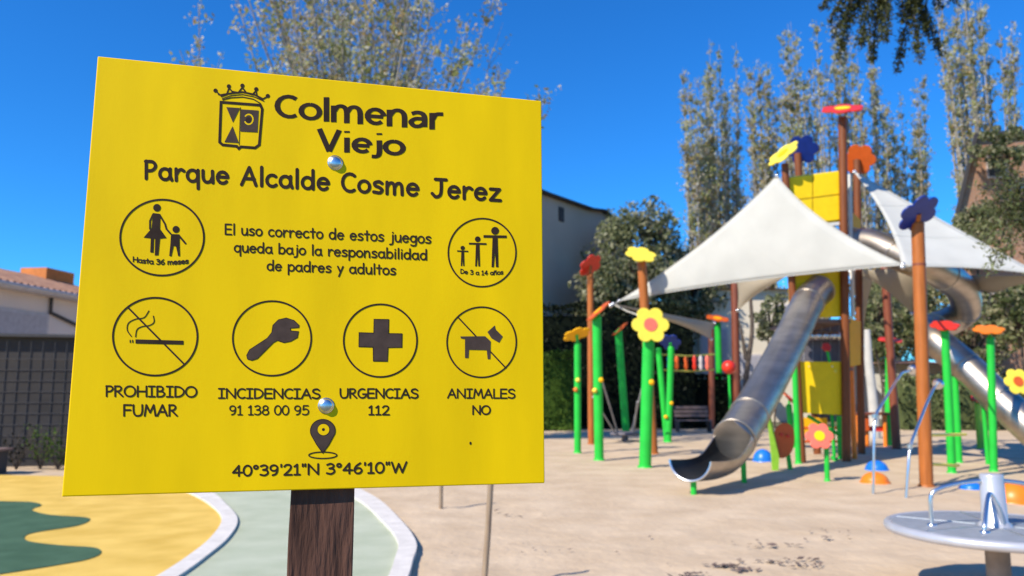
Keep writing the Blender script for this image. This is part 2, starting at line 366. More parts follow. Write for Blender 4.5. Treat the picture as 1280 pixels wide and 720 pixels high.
F = {
 'a': (.62, [arc(.27, .32, .23, .31, 40, 400), sp((.5, .64), (.5, .25), (.57, .0))]), 'b': (.60, [[(.07, 1.06), (.07, .02)], bowl(.3)]),
 'c': (.52, [arc(.28, .33, .24, .32, 50, 315)]), 'd': (.62, [bowl(.27), [(.51, 1.06), (.52, .0)]]),
 'e': (.58, [[(.05, .36), (.49, .36)], arc(.28, .33, .23, .32, 5, 318)]),
 'g': (.58, [arc(.27, .36, .22, .29, 0, 360), sp((.5, .66), (.5, .0), (.45, -.25), (.27, -.32), (.08, -.24))]),
 'i': (.22, [[(.1, .66), (.1, 0)], [(.1, .90), (.1, .92)]]), 'j': (.34, [sp((.24, .66), (.24, .0), (.18, -.24), (.0, -.28)), [(.24, .90), (.24, .92)]]),
 'l': (.22, [[(.1, 1.06), (.1, 0)]]),
 'm': (.86, [[(.07, .66), (.07, 0)], sp((.07, .38), (.18, .6), (.32, .62), (.39, .44), (.40, 0)), sp((.40, .38), (.51, .6), (.65, .62), (.72, .44), (.74, 0))]),
 'n': (.58, [[(.07, .66), (.07, 0)], sp((.07, .36), (.2, .6), (.36, .63), (.45, .46), (.47, 0))]),
 'ñ': (.58, [[(.07, .66), (.07, 0)], sp((.07, .36), (.2, .6), (.36, .63), (.45, .46), (.47, 0)), sp((.1, .85), (.2, .93), (.34, .86), (.44, .95))]),
 'o': (.58, [arc(.28, .33, .24, .32, 90, 450)]), 'p': (.60, [[(.07, .66), (.07, -.36)], bowl(.31)]), 'q': (.60, [bowl(.27), [(.51, .66), (.52, -.38)]]),
 'r': (.46, [[(.07, .66), (.08, 0)], sp((.08, .34), (.18, .56), (.3, .64), (.42, .56))]),
 's': (.50, [sp((.42, .57), (.28, .66), (.1, .58), (.12, .42), (.3, .33), (.42, .2), (.32, .03), (.05, .06))]),
 't': (.46, [[(.22, .96), (.23, .02)], [(.03, .64), (.42, .64)]]), 'u': (.58, [sp((.06, .66), (.08, .2), (.2, .02), (.38, .07), (.47, .3)), [(.48, .66), (.50, 0)]]),
 'y': (.54, [[(.05, .66), (.27, .06)], [(.48, .66), (.14, -.36)]]), 'z': (.54, [[(.06, .64), (.46, .64)], [(.46, .64), (.06, .02)], [(.06, .02), (.5, .02)]]),
 'A': (.76, [[(.04, 0), (.38, 1)], [(.38, 1), (.68, 0)], [(.17, .36), (.60, .36)]]), 'B': (.66, [[(.08, 1), (.08, 0)], sp((.08, 1), (.35, .98), (.46, .78), (.35, .56), (.08, .53)), sp((.08, .53), (.4, .5), (.56, .28), (.4, .03), (.08, 0))]),
 'C': (.66, [arc(.38, .5, .33, .5, 52, 305)]), 'D': (.74, [[(.08, 1), (.08, 0)], sp((.08, 1), (.4, .93), (.64, .62), (.6, .28), (.38, .05), (.08, 0))]),
 'E': (.64, [[(.08, 1), (.08, 0)], [(.08, 1), (.56, 1)], [(.08, .52), (.52, .52)], [(.08, 0), (.57, 0)]]), 'F': (.62, [[(.08, 1), (.08, 0)], [(.08, 1), (.56, .99)], [(.08, .53), (.5, .53)]]),
 'G': (.74, [arc(.38, .5, .33, .5, 60, 340), [(.42, .42), (.70, .42)]]), 'H': (.76, [[(.08, 1), (.08, 0)], [(.66, 1), (.66, 0)], [(.08, .5), (.66, .5)]]),
 'I': (.54, [[(.25, 1), (.25, 0)], [(.05, 1), (.46, 1)], [(.05, 0), (.46, 0)]]), 'J': (.68, [sp((.46, .98), (.46, .4), (.4, .1), (.22, .0), (.06, .18)), [(.2, 1), (.68, 1)]]),
 'L': (.56, [[(.08, 1), (.08, 0)], [(.08, 0), (.52, 0)]]), 'M': (.86, [[(.06, 0), (.17, 1)], [(.17, 1), (.42, .3)], [(.42, .3), (.66, 1)], [(.66, 1), (.78, 0)]]),
 'N': (.80, [[(.08, 0), (.08, 1)], [(.08, 1), (.68, 0)], [(.68, 0), (.68, 1)]]), 'O': (.84, [arc(.4, .5, .36, .5, 90, 450)]),
 'P': (.58, [[(.09, 1), (.09, 0)], sp((.06, .98), (.38, .97), (.5, .74), (.36, .5), (.09, .44))]), 'R': (.66, [[(.08, 1), (.08, 0)], sp((.06, .98), (.38, .97), (.48, .76), (.36, .54), (.08, .48)), [(.22, .5), (.58, 0)]]),
 'S': (.64, [sp((.54, .86), (.38, 1), (.14, .92), (.1, .7), (.3, .53), (.52, .42), (.56, .17), (.36, 0), (.06, .1))]),
 'U': (.76, [sp((.08, 1), (.09, .4), (.2, .06), (.4, 0), (.58, .1), (.66, .42), (.66, 1))]), 'W': (1.02, [[(.05, 1), (.27, 0)], [(.27, 0), (.48, .85)], [(.48, .85), (.70, 0)], [(.70, 0), (.96, 1)]]),
 '0': (.62, [arc(.3, .5, .25, .5, 90, 450)]), '1': (.50, [[(.25, 1), (.25, 0)], [(.08, .8), (.25, 1)], [(.08, 0), (.42, 0)]]),
 '2': (.62, [sp((.07, .82), (.2, .98), (.42, .95), (.48, .72), (.36, .42), (.07, .0)), [(.07, .0), (.54, .0)]]),
 '3': (.62, [sp((.08, .9), (.3, 1), (.48, .85), (.42, .62), (.22, .54)), sp((.22, .54), (.46, .48), (.52, .2), (.32, 0), (.06, .08))]),
 '4': (.66, [[(.42, 1), (.42, 0)], [(.42, 1), (.05, .33)], [(.05, .33), (.6, .33)]]), '5': (.62, [[(.5, 1), (.14, 1)], [(.14, 1), (.1, .55)], sp((.1, .55), (.32, .64), (.52, .46), (.48, .12), (.26, 0), (.06, .08))]),
 '6': (.62, [sp((.44, 1), (.18, .7), (.08, .35), (.18, .04), (.4, .02), (.53, .26), (.42, .5), (.2, .48), (.1, .3))]),
 '8': (.62, [arc(.3, .76, .19, .23, 90, 450), arc(.3, .27, .24, .27, 90, 450)]), '9': (.62, [arc(.28, .7, .22, .28, 0, 360), sp((.5, .75), (.48, .35), (.38, .1), (.2, 0))]),
 'º': (.42, [arc(.2, .82, .12, .16, 0, 360)]), "'": (.24, [[(.12, 1.02), (.12, .8)]]), '"': (.38, [[(.1, 1.02), (.1, .8)], [(.26, 1.02), (.26, .8)]]), ' ': (.36, []),
}
def text(s, p0, p1, cap, w, sag=0, mi=0, slant=0.0, sp_=0.0):
    """baseline from p0 to p1 in pixels, cap height in pixels, stroke width in pixels"""
    tot = sum(F[c][0]+sp_ for c in s)-sp_-.05; x = 0; A = Art(); dx, dy = p1[0]-p0[0], p1[1]-p0[1]
    e = .5*w/max(1e-6, math.hypot(dx, dy))*tot
    for c in s:
        adv, st = F[c]
        for k in st:
            q = []
            for a, b in k:
                t = (x+a-.03+slant*b+e*.0)/tot; q.append((p0[0]+w/2+(dx-w)*t+.0*b, p0[1]+dy*t-w*.3-(cap-w*.6)*b+sag*4*t*(1-t)))
            A.ribbon(q, w, mi)
        x += adv+sp_
    return A.build('lettering')
def bfont(s, p0, p1, cap, off, ref, xhr):
    def conv(t):
        cu = bpy.data.curves.new('t', 'FONT'); cu.body = t; cu.offset = off; cu.resolution_u = 4
        o = bpy.data.objects.new('t', cu); COL.objects.link(o); dg = bpy.context.evaluated_depsgraph_get()
        me = bpy.data.meshes.new_from_object(o.evaluated_get(dg)); bpy.data.objects.remove(o); return me
    top = max(v.co.y for v in conv(ref).vertices); xh = max(v.co.y for v in conv('x').vertices); me = conv(s)
    xs = [v.co.x for v in me.vertices]; x0, x1 = min(xs), max(xs); A = Art(); z = A.z(); vs = []
    for v in me.vertices:
        t = (v.co.x-x0)/(x1-x0); y = v.co.y+off*.6
        y = y/xh*xhr if y < xh else xhr+(y-xh)/(top-xh)*(1-xhr)
        vs.append(on_board(p0[0]+(p1[0]-p0[0])*t, p0[1]+(p1[1]-p0[1])*t-y*cap, z))
    A.mb.add(vs, [list(p.vertices) for p in me.polygons], 0)
    return A.build('lettering')
F2 = dict(F)
F2['C'] = (.74, [arc(.42, .5, .36, .49, 52, 308)]); F2['V'] = (.80, [[(.05, 1), (.36, 0)], [(.36, .0), (.68, 1)]])
F2['o'] = (.70, [arc(.33, .34, .28, .34, 90, 450)]); F2['l'] = (.26, [[(.12, 1), (.12, 0)]])
F2['m'] = (1.04, [[(.08, .68), (.08, 0)], sp((.08, .42), (.2, .64), (.36, .67), (.47, .5), (.48, 0)), sp((.48, .42), (.6, .64), (.77, .67), (.88, .5), (.89, 0))])
F2['n'] = (.68, [[(.08, .68), (.08, 0)], sp((.08, .42), (.22, .64), (.4, .67), (.53, .5), (.54, 0))])
F2['e'] = (.66, [[(.06, .36), (.55, .36)], arc(.32, .34, .25, .34, 5, 318)])
F2['a'] = (.62, [sp((.08, .60), (.24, .68), (.40, .64), (.47, .46), (.47, 0)), sp((.47, .38), (.2, .37), (.06, .2), (.16, .02), (.34, .04), (.47, .2))])
F2['r'] = (.48, [[(.08, .68), (.08, 0)], sp((.08, .38), (.2, .62), (.42, .66))])
F2['i'] = (.28, [[(.12, .68), (.12, 0)], [(.12, .90), (.12, .98)]]); F2['j'] = (.34, [sp((.2, .68), (.2, .0), (.12, -.2), (-.04, -.22)), [(.2, .90), (.2, .98)]])
def heading(s, p0, p1, cap, w):
    tot = sum(F2[c][0] for c in s)-.08; x = 0; A = Art(); dx, dy = p1[0]-p0[0], p1[1]-p0[1]
    hy = w*.33
    for c in s:
        for k in F2[c][1]:
            q = []; curved = len(k) > 2
            for a, b in k:
                t = (x+a-.06)/tot; q.append((p0[0]+w/2+(dx-w)*t, p0[1]+dy*t-(hy+b*(cap-2*hy) if curved and c not in 'mnr' else b*cap)))
            A.ribbon(q, w, 0, caps=False, asp=.64)
        x += F2[c][0]
    return A.build('lettering')
heading('Colmenar', (343, 147.5), (559, 163), 30.5, 7.0)
heading('Viejo', (396, 188.5), (510, 195.5), 27.5, 7.0)
text('Parque Alcalde Cosme Jerez', (179, 224.5), (628, 252.5), 24.5, 4.2, sp_=.07)
text('El uso correcto de estos juegos', (280, 293.5), (540, 305), 13.8, 2.1, sp_=.05)
text('queda bajo la responsabilidad', (292, 315.5), (535, 325.5), 13.3, 2.1, sp_=.05)
text('de padres y adultos', (333, 338.5), (496, 344.3), 13.3, 2.1, sp_=.05)
text('PROHIBIDO', (131, 496), (248, 497), 14.2, 2.3)
text('FUMAR', (153, 520.5), (223.5, 520.5), 15, 2.4)
text('INCIDENCIAS', (272, 498.3), (401.5, 498.8), 13.0, 2.2)
text('91 138 00 95', (286, 519), (387.5, 519), 12.4, 1.8)
text('URGENCIAS', (423.5, 498), (524, 498.3), 12.6, 2.2)
text('112', (459.5, 519), (488.5, 519), 12.2, 2.1)
text('ANIMALES', (558.5, 498), (645, 498.3), 12.3, 2.0)
text('NO', (589.5, 518.5), (614.5, 518.5), 11.8, 2.1)
text('40º39\'21"N 3º46\'10"W', (289.5, 595.8), (510, 591), 14.2, 2.5)
text('Hasta 36 meses', (165.5, 327.5), (236.5, 329.5), 7.0, 1.5, sag=2.5)
text('De 3 a 14 años', (575, 342), (629.5, 343), 6.0, 1.2, sag=1.5)
# crest
A = Art()
Z1 = lambda l: [(120+x/4.5, 60+y/4.5) for x, y in l]
fr = Z1([(703, 305), (925, 322), (935, 345), (918, 545), (895, 562), (815, 556), (803, 566), (792, 553), (712, 545), (695, 530)])
A.ribbon([(v.x, v.y) for v in [Vector((x, y, 0)) for x, y in fr+[fr[0]]]], 3.4, 0, close=True)
A.poly(Z1([(733, 333), (810, 338), (770, 420)]), 1); A.poly(Z1([(768, 440), (803, 535), (722, 530)]), 1)
A.ribbon(Z1([(812, 335), (805, 545)]), .8)
A.poly(Z1([(815, 345), (915, 352), (908, 475), (812, 470)]), 1)
A.ribbon(Z1([(690, 262), (680, 245), (705, 272), (735, 262), (748, 225), (765, 245), (800, 252), (823, 222), (845, 252), (880, 262), (900, 240), (905, 270), (935, 290), (960, 275)]), 2.0)
for x, y in ((672, 240), (747, 216), (823, 212), (901, 232), (966, 270)): A.disc(120+x/4.5, 60+y/4.5, 2.6)
A.ribbon([(v[0], v[1]) for v in Z1([(710, 285), (760, 268), (825, 262), (890, 275), (945, 300)])], 1.1)
A.ribbon([(v[0], v[1]) for v in Z1([(712, 292), (760, 280), (825, 276), (885, 288), (925, 312)])], 1.3)
A.ribbon(Z1([(700, 265), (760, 255), (825, 248), (890, 262), (935, 285)]), 2.2)
A.build('crest')
A = Art(); A.k = 60; c_ = Z1(arc(859, 402, 24, 28, -140, 150)); A.ribbon(c_, 1.7); A.build('crest_crescent', m=('board', 'board'))
A = Art(); A.k = 62; A.disc(120+857/4.5, 60+405/4.5, 3.4); A.build('crest_crescent')
# map pin
A = Art(); pin = [(403.5+15.5*math.cos(R(a)), 538.5+14.3*math.sin(R(a))) for a in range(155, 386, 11)]
A.poly(pin+[(411, 556), (403.5, 566.5), (396, 556)], 1); A.ribbon(pin+[(411, 556), (403.5, 566.5), (396, 556), pin[0]], 1.2, 0, close=True)
A.ring(403.5, 569, 17.5, 4.0, 1.6); A.build('map_pin_mark')
A = Art(); A.k = 40; A.disc(404.3, 537, 7.4, 7.2); A.build('map_pin_hole', m=('board', 'board'))
A = Art(); A.k = 42; A.disc(404.3, 537, 2.0); A.ring(404.3, 537, 7.6, 7.4, .8); A.build('map_pin_dot')
def picto(name, x, y, rx, ry, w, slash=None):
    A = Art(); A.ring(x, y, rx, ry, w)
    if slash: A.ribbon(slash, w*.9)
    return A.build(name, sign)
Z3 = lambda l: [(120+x/4, 180+y/4) for x, y in l]; Z4 = lambda l: [(400+x/4, 180+y/4) for x, y in l]
Z5 = lambda l: [(80+x/3.6, 340+y/3.6) for x, y in l]; Z6 = lambda l: [(380+x/3.6, 340+y/3.6) for x, y in l]
r_ = picto('adult_and_child_pictogram', 202.6, 297, 52.3, 47.4, 2.4)
A = Art(); A.disc(*Z3([(305, 319)])[0], 4.8)
A.poly(Z3([(285, 345), (322, 350), (320, 425), (353, 470), (320, 474), (312, 556), (294, 558), (296, 474), (290, 474), (287, 544), (271, 542), (274, 472), (238, 468), (278, 422)]))
A.ribbon(Z3([(285, 352), (270, 385), (270, 425)]), 2.2); A.ribbon(Z3([(320, 358), (345, 400), (352, 425), (372, 448)]), 2.2)
A.disc(*Z3([(400, 427)])[0], 4.4)
A.poly(Z3([(375, 450), (418, 452), (418, 500), (420, 560), (411, 562), (400, 512), (388, 510), (377, 562), (366, 560), (372, 500)]))
A.ribbon(Z3([(416, 460), (447, 497)]), 2.4); A.build('figure', r_)
r_ = picto('age_range_pictogram', 602.6, 315.8, 42.3, 42.6, 2.0)
A = Art()
for cx, top, sh, half, bot, w in ((713, 520, 535, 28, 610, 9), (788, 476, 498, 44, 612, 12), (875, 434, 462, 58, 616, 17)):
    A.disc(*Z4([(cx, top)])[0], w*.27+.3); A.ribbon(Z4([(cx-half, sh), (cx+half, sh+2)]), w*.19, caps=False)
    A.poly(Z4([(cx-w*.75, sh), (cx+w*.75, sh), (cx+w, bot), (cx+w*.25, bot), (cx, sh+(bot-sh)*.5), (cx-w*.35, bot), (cx-w*1.05, bot)]))
A.build('figure', r_)
r_ = picto('no_smoking_pictogram', 194, 420.8, 52.8, 48.6, 2.4, Z5([(290, 162), (538, 412)]))
A = Art(); A.k = 5; A.poly(Z5([(322, 303), (538, 309), (537, 327), (322, 322)]), 0)
for x in (298, 309): A.ribbon(Z5([(x, 305), (x, 319)]), 1.4, caps=False)
A.ribbon([(v[0], v[1]) for v in sp(*Z5([(303, 290), (285, 262), (290, 230), (322, 212), (360, 205), (382, 175)]))], 1.3)
A.ribbon([(v[0], v[1]) for v in sp(*Z5([(322, 292), (328, 260), (350, 246), (385, 240), (405, 225), (402, 198)]))], 1.3)
A.build('cigarette', r_)
r_ = picto('wrench_pictogram', 340, 423, 49, 46.6, 2.2)
A = Art(); wr = Z5([(822, 375), (835, 350), (915, 298), (935, 272), (940, 240), (965, 215), (1000, 207), (1035, 218), (1058, 240), (1056, 250), (1018, 253), (1020, 265), (1055, 268), (1050, 295), (1020, 312), (990, 318), (960, 308), (942, 318), (870, 390), (845, 398), (826, 392)])
A.poly(wr, 1); A.ribbon(wr+[wr[0]], 1.0, 0, close=True); A.build('wrench', r_)
r_ = picto('first_aid_pictogram', 475.4, 425.8, 45.8, 45.4, 2.2)
A = Art(); cr = Z6([(315, 213), (381, 214), (380, 277), (441, 278), (440, 339), (378, 340), (375, 402), (312, 401), (311, 338), (247, 336), (248, 273), (314, 275)])
A.poly(cr, 1); A.ribbon(cr+[cr[0]], 1.1, 0, close=True); A.build('cross', r_)
r_ = picto('no_dogs_pictogram', 602, 427.8, 43.3, 43.9, 2.0, Z6([(692, 203), (908, 432)]))
A = Art(); A.k = 6; A.poly(Z6([(703, 290), (815, 289), (840, 312), (838, 392), (826, 392), (822, 352), (742, 350), (740, 387), (724, 387), (724, 302), (706, 299)]), 1)
A.poly(Z6([(825, 270), (858, 240), (862, 258), (894, 290), (878, 318), (855, 305), (843, 298)]), 1); A.build('dog', r_)
A = Art(); A.disc(588, 554, 1.3, 2.0); A.build('stain')

# ================================================================== PLAYGROUND
YOFF = lambda py: G(640, py).y
def pole_geo(a, b, r, n=14): return MB().tube([b, a], r, n)
def flower_geo(c, nrm, rad, petals=6, th=.035, lobe=.38, dist=.62, rot=0):
    nrm = Vector(nrm).normalized(); u, w = basis(nrm); out = []
    for k in range(72):
        th_ = 2*math.pi*k/72; ph = (th_+rot+math.pi/petals) % (2*math.pi/petals)-math.pi/petals
        r = dist*math.cos(ph)+math.sqrt(max(0, lobe**2-(dist*math.sin(ph))**2)); out.append(Vector(c)+(u*math.cos(th_)+w*math.sin(th_))*rad*r)
    return MB().prism([p-nrm*th/2 for p in out], nrm*th)
def disc_geo(c, nrm, rad, th):
    nrm = Vector(nrm).normalized(); return MB().lathe(Vector(c)-nrm*th/2, [(rad, 0), (rad, th)], 28, nrm)
def flower(parent, c, nrm, rad, col, ccol=None, petals=6, rot=0, stretch=None):
    f = flower_geo(c, nrm, rad, petals, rot=rot).build('flower', col, parent, bevel=.008)
    if ccol: disc_geo(c, nrm, rad*.36, .06).build('flower_centre', ccol, f, bevel=.006)
    return f
def flower_pole(label, top, base, wpx, m, fl=None, name='flower_pole', Y=None, cat='play post', group='painted flower posts of the playground', extra=None):
    b = G(*base) if Y is None else P(base[0], base[1], Y); t = P(top[0], top[1], b.y); b.z = min(b.z, 0)-.1 if Y is None else b.z
    r = wpx*b.y/FPX/2; root = thing(name, label, cat, Vector((b.x, b.y, 0)), group)
    pole_geo(t, b, r).build('pole', m, root)
    MB().lathe(b+(t-b)*((.1)/max(.2, (t-b).z)), [(r*1.25, -.02), (r*1.25, .03), (r*1.02, .05)], 14, (t-b)).build('base_collar', m, root)
    MB().lathe(t, [(r*1.04, -.03), (r*1.04, .01), (r*.8, .03), (0, .04)], 14, (t-b)).build('cap', m, root)
    if fl:
        (fx, fy), rpx, nrm, col, cc = fl[:5]; c = P(fx, fy, b.y-.02); dY = r+.05
        if abs(Vector(nrm).normalized().y) > .6: c = P(fx, fy, b.y-dY)
        flower(root, c, nrm, rpx*b.y/FPX, col, cc, rot=fl[5] if len(fl) > 5 else 0)
        (MB().tube([t-(t-b).normalized()*.02, c], r*.45, 8)).build('bracket', m, root)
    for (kx, ky, kc) in (extra or ()): MB().lathe(P(kx, ky, b.y-r*.8), [(0, -.03), (.05, -.02), (.06, .03), (.04, .07), (0, .09)], 12, (.3, -1, 0)).build('climbing_hold', kc, root)
    return root
flower_pole('short green post topped by an amber yellow flower, nearest the yellow sign edge', (722, 430), (722, 567), 8.5, 'green', ((721, 418), 18, (-.25, .35, .9), 'amber', None), extra=((722, 475, 'paleyellow'), (719, 487, 'orange')))
flower_pole('thick green post topped by a burnt orange flower seen edge-on', (746, 397), (749, 576), 11.5, 'green', ((748, 389), 19, (-.66, -.12, .74), 'dkorange', 'amber'), extra=((743, 488, 'paleyellow'), (751, 475, 'amber')))
flower_pole('tall leaning brown post topped by a red flower in front of the grey gable', (738, 344), (739, 556), 8, 'brownpole', ((738, 332), 17, (-.45, .5, .55), 'red', None))
flower_pole('leaning green post with a dark orange flower, behind the chain seat', (773, 414), (783, 543), 9.5, 'green', ((775, 411), 13, (-.66, -.1, .74), 'dkorange', None))
flower_pole('leaning orange-brown post topped by a pale yellow flower with no centre', (802, 326), (817, 568), 11.5, 'brownpole', ((801, 318), 20, (.12, -.6, .75), 'paleyellow', None))
flower_pole('thickest green post with a yellow flower that has a coral centre', (811, 418), (806, 585), 15, 'green', ((813, 406), 23.5, (.05, -.96, .16), 'paleyellow', 'pink'), extra=((814, 478, 'amber'),))
flower_pole('thin leaning green post crossing behind the blue flower post', (823, 436), (834, 552), 7.5, 'green', None, name='play_post')
flower_pole('green post topped by a bright blue flower at the start of the rope bridge', (839, 434), (835, 553), 8, 'green', ((838, 428), 13, (.2, .6, .6), 'navy', None), extra=((839, 504, 'amber'), (832, 521, 'amber')))
flower_pole('short dark brown post holding the far end of the rope bridge', (889, 412), (890, 536), 7.5, 'darkpole', None, name='play_post')
flower_pole('green post topped by a flat orange red flower, left of the big slide', (897, 404), (901, 531), 8, 'green', ((897, 398), 15, (.1, -.35, .9), 'dkorange', 'amber'))
flower_pole('dark brown post under the middle of the white sail, behind the tube slide', (918, 340), (921, 535), 9.5, 'darkpole', None, name='play_post')
flower_pole('dark brown leaning post behind the tower, on its right', (1106, 335), (1121, 562), 10, 'darkpole', None, name='play_post')
flower_pole('green post topped by a dark red flat flower, right of the tower', (1112, 430), (1110, 557), 9, 'green', ((1113, 425), 15, (0, -.28, .95), 'red', None))
flower_pole('tall bright green post topped by a flat red flower, right of the blue flower post', (1181, 414), (1190, 592), 9.5, 'green', ((1181, 407), 17, (-.1, -.4, .9), 'red', None))
flower_pole('short green post close behind the red flower post, beside the lower tube slide', (1193, 458), (1199, 579), 7.5, 'green', None, name='play_post')
flower_pole('green post topped by a flat orange flower against the lower tube slide', (1238, 423), (1242, 590), 9, 'green', ((1236, 412), 18, (-.1, -.35, .92), 'orange', None))
flower_pole('small yellow green post with a red flower in the shade beneath the lower slide', (1222, 505), (1226, 561), 8, 'lime', ((1224, 499), 10, (0, -.4, .9), 'red', None))
flower_pole('green post at the right frame edge carrying a yellow flower with an orange centre', (1294, 470), (1296, 600), 9, 'green', ((1272, 477), 17, (.05, -.95, .2), 'paleyellow', 'dkorange'))
flower_pole('low green stem with a coral flower and yellow centre, in front of the tower', (1033, 558), (1034, 602), 6, 'green', ((1024, 545), 17, (-.1, -.95, .25), 'pink', 'yellow'))
flower_pole('slim green post beside the tower, left of its lower yellow panel', (993, 450), (998, 580), 7, 'green', None, name='play_post')
flower_pole('green post with an orange red butterfly flower right of the tube slide', (986, 507), (991, 560), 7, 'green', ((987, 498), 13, (.6, -.3, .6), 'dkorange', 'red'))
# tall blue flower post with rungs
bp = flower_pole('tall orange-brown post topped by a navy blue flower, nearest of the tall posts', (1147, 280), (1158, 609), 15.5, 'brownpole', ((1148, 267), 28, (-.25, .55, .62), 'navy', None))
bY = G(1158, 609).y
MB().lathe(P(1149, 331, bY), [(.105, -.02), (.105, .02)], 16).build('band', 'darkpole', bp)
for (a, b) in (((1158, 544), (1207, 543)), ((1160, 580), (1198, 582))): MB().tube([P(*a, bY+.02), P(*b, bY+1.4)], .025, 8).build('rung', 'paleyellow', bp)
# chrome bent handrails
def rail(pts, label, w):
    root = thing('handrail', label, 'handrail', Vector((G(*pts[-1][:2]).x, G(*pts[-1][:2]).y, 0)), 'bent steel handrails')
    pp = [P(*p) for p in pts]; pp[-1].z = -.05; MB().tube([q for i in range(len(pp)-1) for q in [pp[i].lerp(pp[i+1], t) for t in (.12, .5, .88)]]+[pp[-1]], w, 10).build('rail', 'steel', root)
    MB().lathe(P(*pts[-2]), [(.04, -.03), (.04, .03)], 12).build('joint', 'steel', root)
    MB().lathe(P(*pts[0]), [(.07, -.02), (.09, .03), (.07, .08), (0, .1)], 14, (.5, .5, .3)).build('end_clamp', 'steel', root)
rail([(1140, 463, 13.2), (1127, 466, 12.9), (1118, 480, 12.6), (1093, 520, 11.9), (1091, 612, 11.9)], 'bent steel handrail leaning to the left of the tall blue flower post', .021)
rail([(1172, 481, 12.3), (1167, 485, 12.2), (1160, 500, 12.0), (1137, 558, 11.4), (1132, 618, 11.4)], 'bent steel handrail crossing in front of the tall blue flower post', .021)
# stepping domes
def dome(px, py, wpx, hpx, m, label):
    g = G(px, py); r = wpx*g.y/FPX/2; h = hpx*g.y/FPX
    mb = MB().lathe((g.x, g.y, 0), [(r, -.03), (r, .02)]+[(r*math.cos(a), .02+h*math.sin(a)) for a in [i*.157 for i in range(1, 11)]], 28)
    root = thing('stepping_dome', label, 'stepping dome', (g.x, g.y, 0), 'coloured stepping domes in the sand'); mb.build('dome', m, root)
    MB().lathe((g.x, g.y, 0), [(r*1.08, -.02), (r*1.08, .03), (r, .035)], 28).build('rim', m, root)
dome(1096, 588, 26, 11, 'blue', 'small bright blue dome in the sand behind the orange one')
dome(1094, 604, 32, 12, 'orange', 'small orange dome in the sand by the bent handrail')
dome(1268, 628, 44, 22, 'orange', 'larger orange dome at the right edge behind the roundabout')
dome(954, 577, 24, 14, 'blue', 'bright blue dome beside the foot of the tube slide')
dome(1214, 612, 26, 8, 'blue', 'low blue dome seen just left of the roundabout column')
# red ball
g = P(911, 459, 24.0)
rb = thing('spinning_ball', 'small red ball on a post between the brown post and the green post', 'ball', (g.x, g.y, 0))
MB().lathe(g, [(.21*math.sin(a), -.21*math.cos(a)) for a in [i*math.pi/12 for i in range(13)]], 20).build('ball', 'red', rb)
MB().tube([(g.x, g.y, -.1), (g.x, g.y, g.z-.15)], .04, 8).build('stem', 'green', rb)
# play panel: shield between two legs
pg = thing('shield_panel', 'rounded burnt orange play panel between yellow green boards, right of the slide', 'play panel', G(980, 590))
Yp = G(980, 588).y
out = smooth_path([P(x, y, Yp) for x, y in ((968, 540), (974, 531), (984, 529), (992, 536), (993, 553), (989, 566), (978, 573), (970, 566), (968, 540))], 4)[:-1]
MB().prism(out, (0, .04, 0)).build('panel', 'dkorange', pg, bevel=.008)
MB().prism([P(960, 524, Yp-.05), P(964, 522, Yp-.05), P(974, 572, Yp-.05), P(973, 592, Yp-.05), P(966, 592, Yp-.05), P(964, 560, Yp-.05)], (0, .05, 0)).build('leg', 'lime', pg)
MB().prism([P(983, 568, Yp+.06), P(988, 568, Yp+.06), P(991, 588, Yp+.06), P(986, 589, Yp+.06)], (0, .05, 0)).build('leg', 'green', pg)
for x, y in ((977, 543), (985, 545)): disc_geo(P(x, y, Yp-.02), (0, -1, 0), .03, .03).build('knob', 'red', pg)
# chain seat between the left posts
cs = thing('hanging_seat', 'grey rope-hung round seat between the green posts on the left', 'swing seat', G(781, 552))
Ys = G(781, 552).y; c_ = P(781, 542, Ys)
MB().lathe(c_, [(.0, -.05), (.42, -.05), (.46, 0), (.40, .05), (.30, .0), (0, -.01)], 24).build('seat', 'mesh', cs)
for a in (((752, 474), (772, 540)), ((806, 470), (790, 538)), ((741, 496), (770, 543)), ((797, 502), (792, 540))):
    MB().tube([P(*a[0], Ys-2.5 if a[0][0] < 790 else Ys-2), P(*a[1], Ys)], .028, 6).build('rope', 'greyrope', cs)
MB().tube([c_, (c_.x, c_.y, -.05)], .1, 10).build('pedestal', 'mesh', cs)
# rope bridge
rb = thing('rope_bridge', 'row of orange and red slats strung between yellow ropes', 'rope bridge', G(862, 545))
Yr = 25.5
for y in (443, 462): MB().tube([P(828, y, Yr-1), P(860, y+2, Yr), P(893, y, Yr+1)], .03, 6).build('rope', 'yrope', rb)
for i, x in enumerate((836, 846, 857.5, 868, 876, 884)):
    MB().lathe(P(x, 453.5, Yr), [(.03, -.24), (.075, -.12), (.05, .0), (.075, .12), (.03, .24)], 12).build('slat', ('navy', 'dkorange', 'dkorange', 'red', 'trim', 'pink')[i], rb)
# ------------------------------------------------------------------ tower
YT = 17.2; YB = 19.4
tw = thing('play_tower', 'tall yellow panelled climbing tower with brown posts and a red flower on top', 'play tower', Vector((P(1020, 575, YT).x, YT, 0)))
def tpost(top, base, Y, w, m='darkpole'):
    b = P(*base, Y); b.z = -.1; pole_geo(P(*top, Y), b, w*Y/FPX/2).build('post', m, tw)
tpost((1053, 147), (1058, 578), YT, 10.5, 'towerpost'); tpost((981, 205), (1003, 578), YT, 9, 'towerpost')
tpost((997, 192), (1022, 569), YB, 9, 'towerpost'); tpost((1071, 200), (1077, 569), YB, 9, 'towerpost')
MB().tube([P(1062, 218, YT+.4), P(1066, 395, YT+.4)], .045, 8).build('rail', 'white', tw)
flower(tw, P(1053, 136, YT), (-.12, -.48, .86), 27*YT/FPX, 'red', 'yellow', rot=.3)
flower(tw, P(979, 192, YT), (-.62, -.28, .62), 23*YT/FPX, 'paleyellow', 'amber')
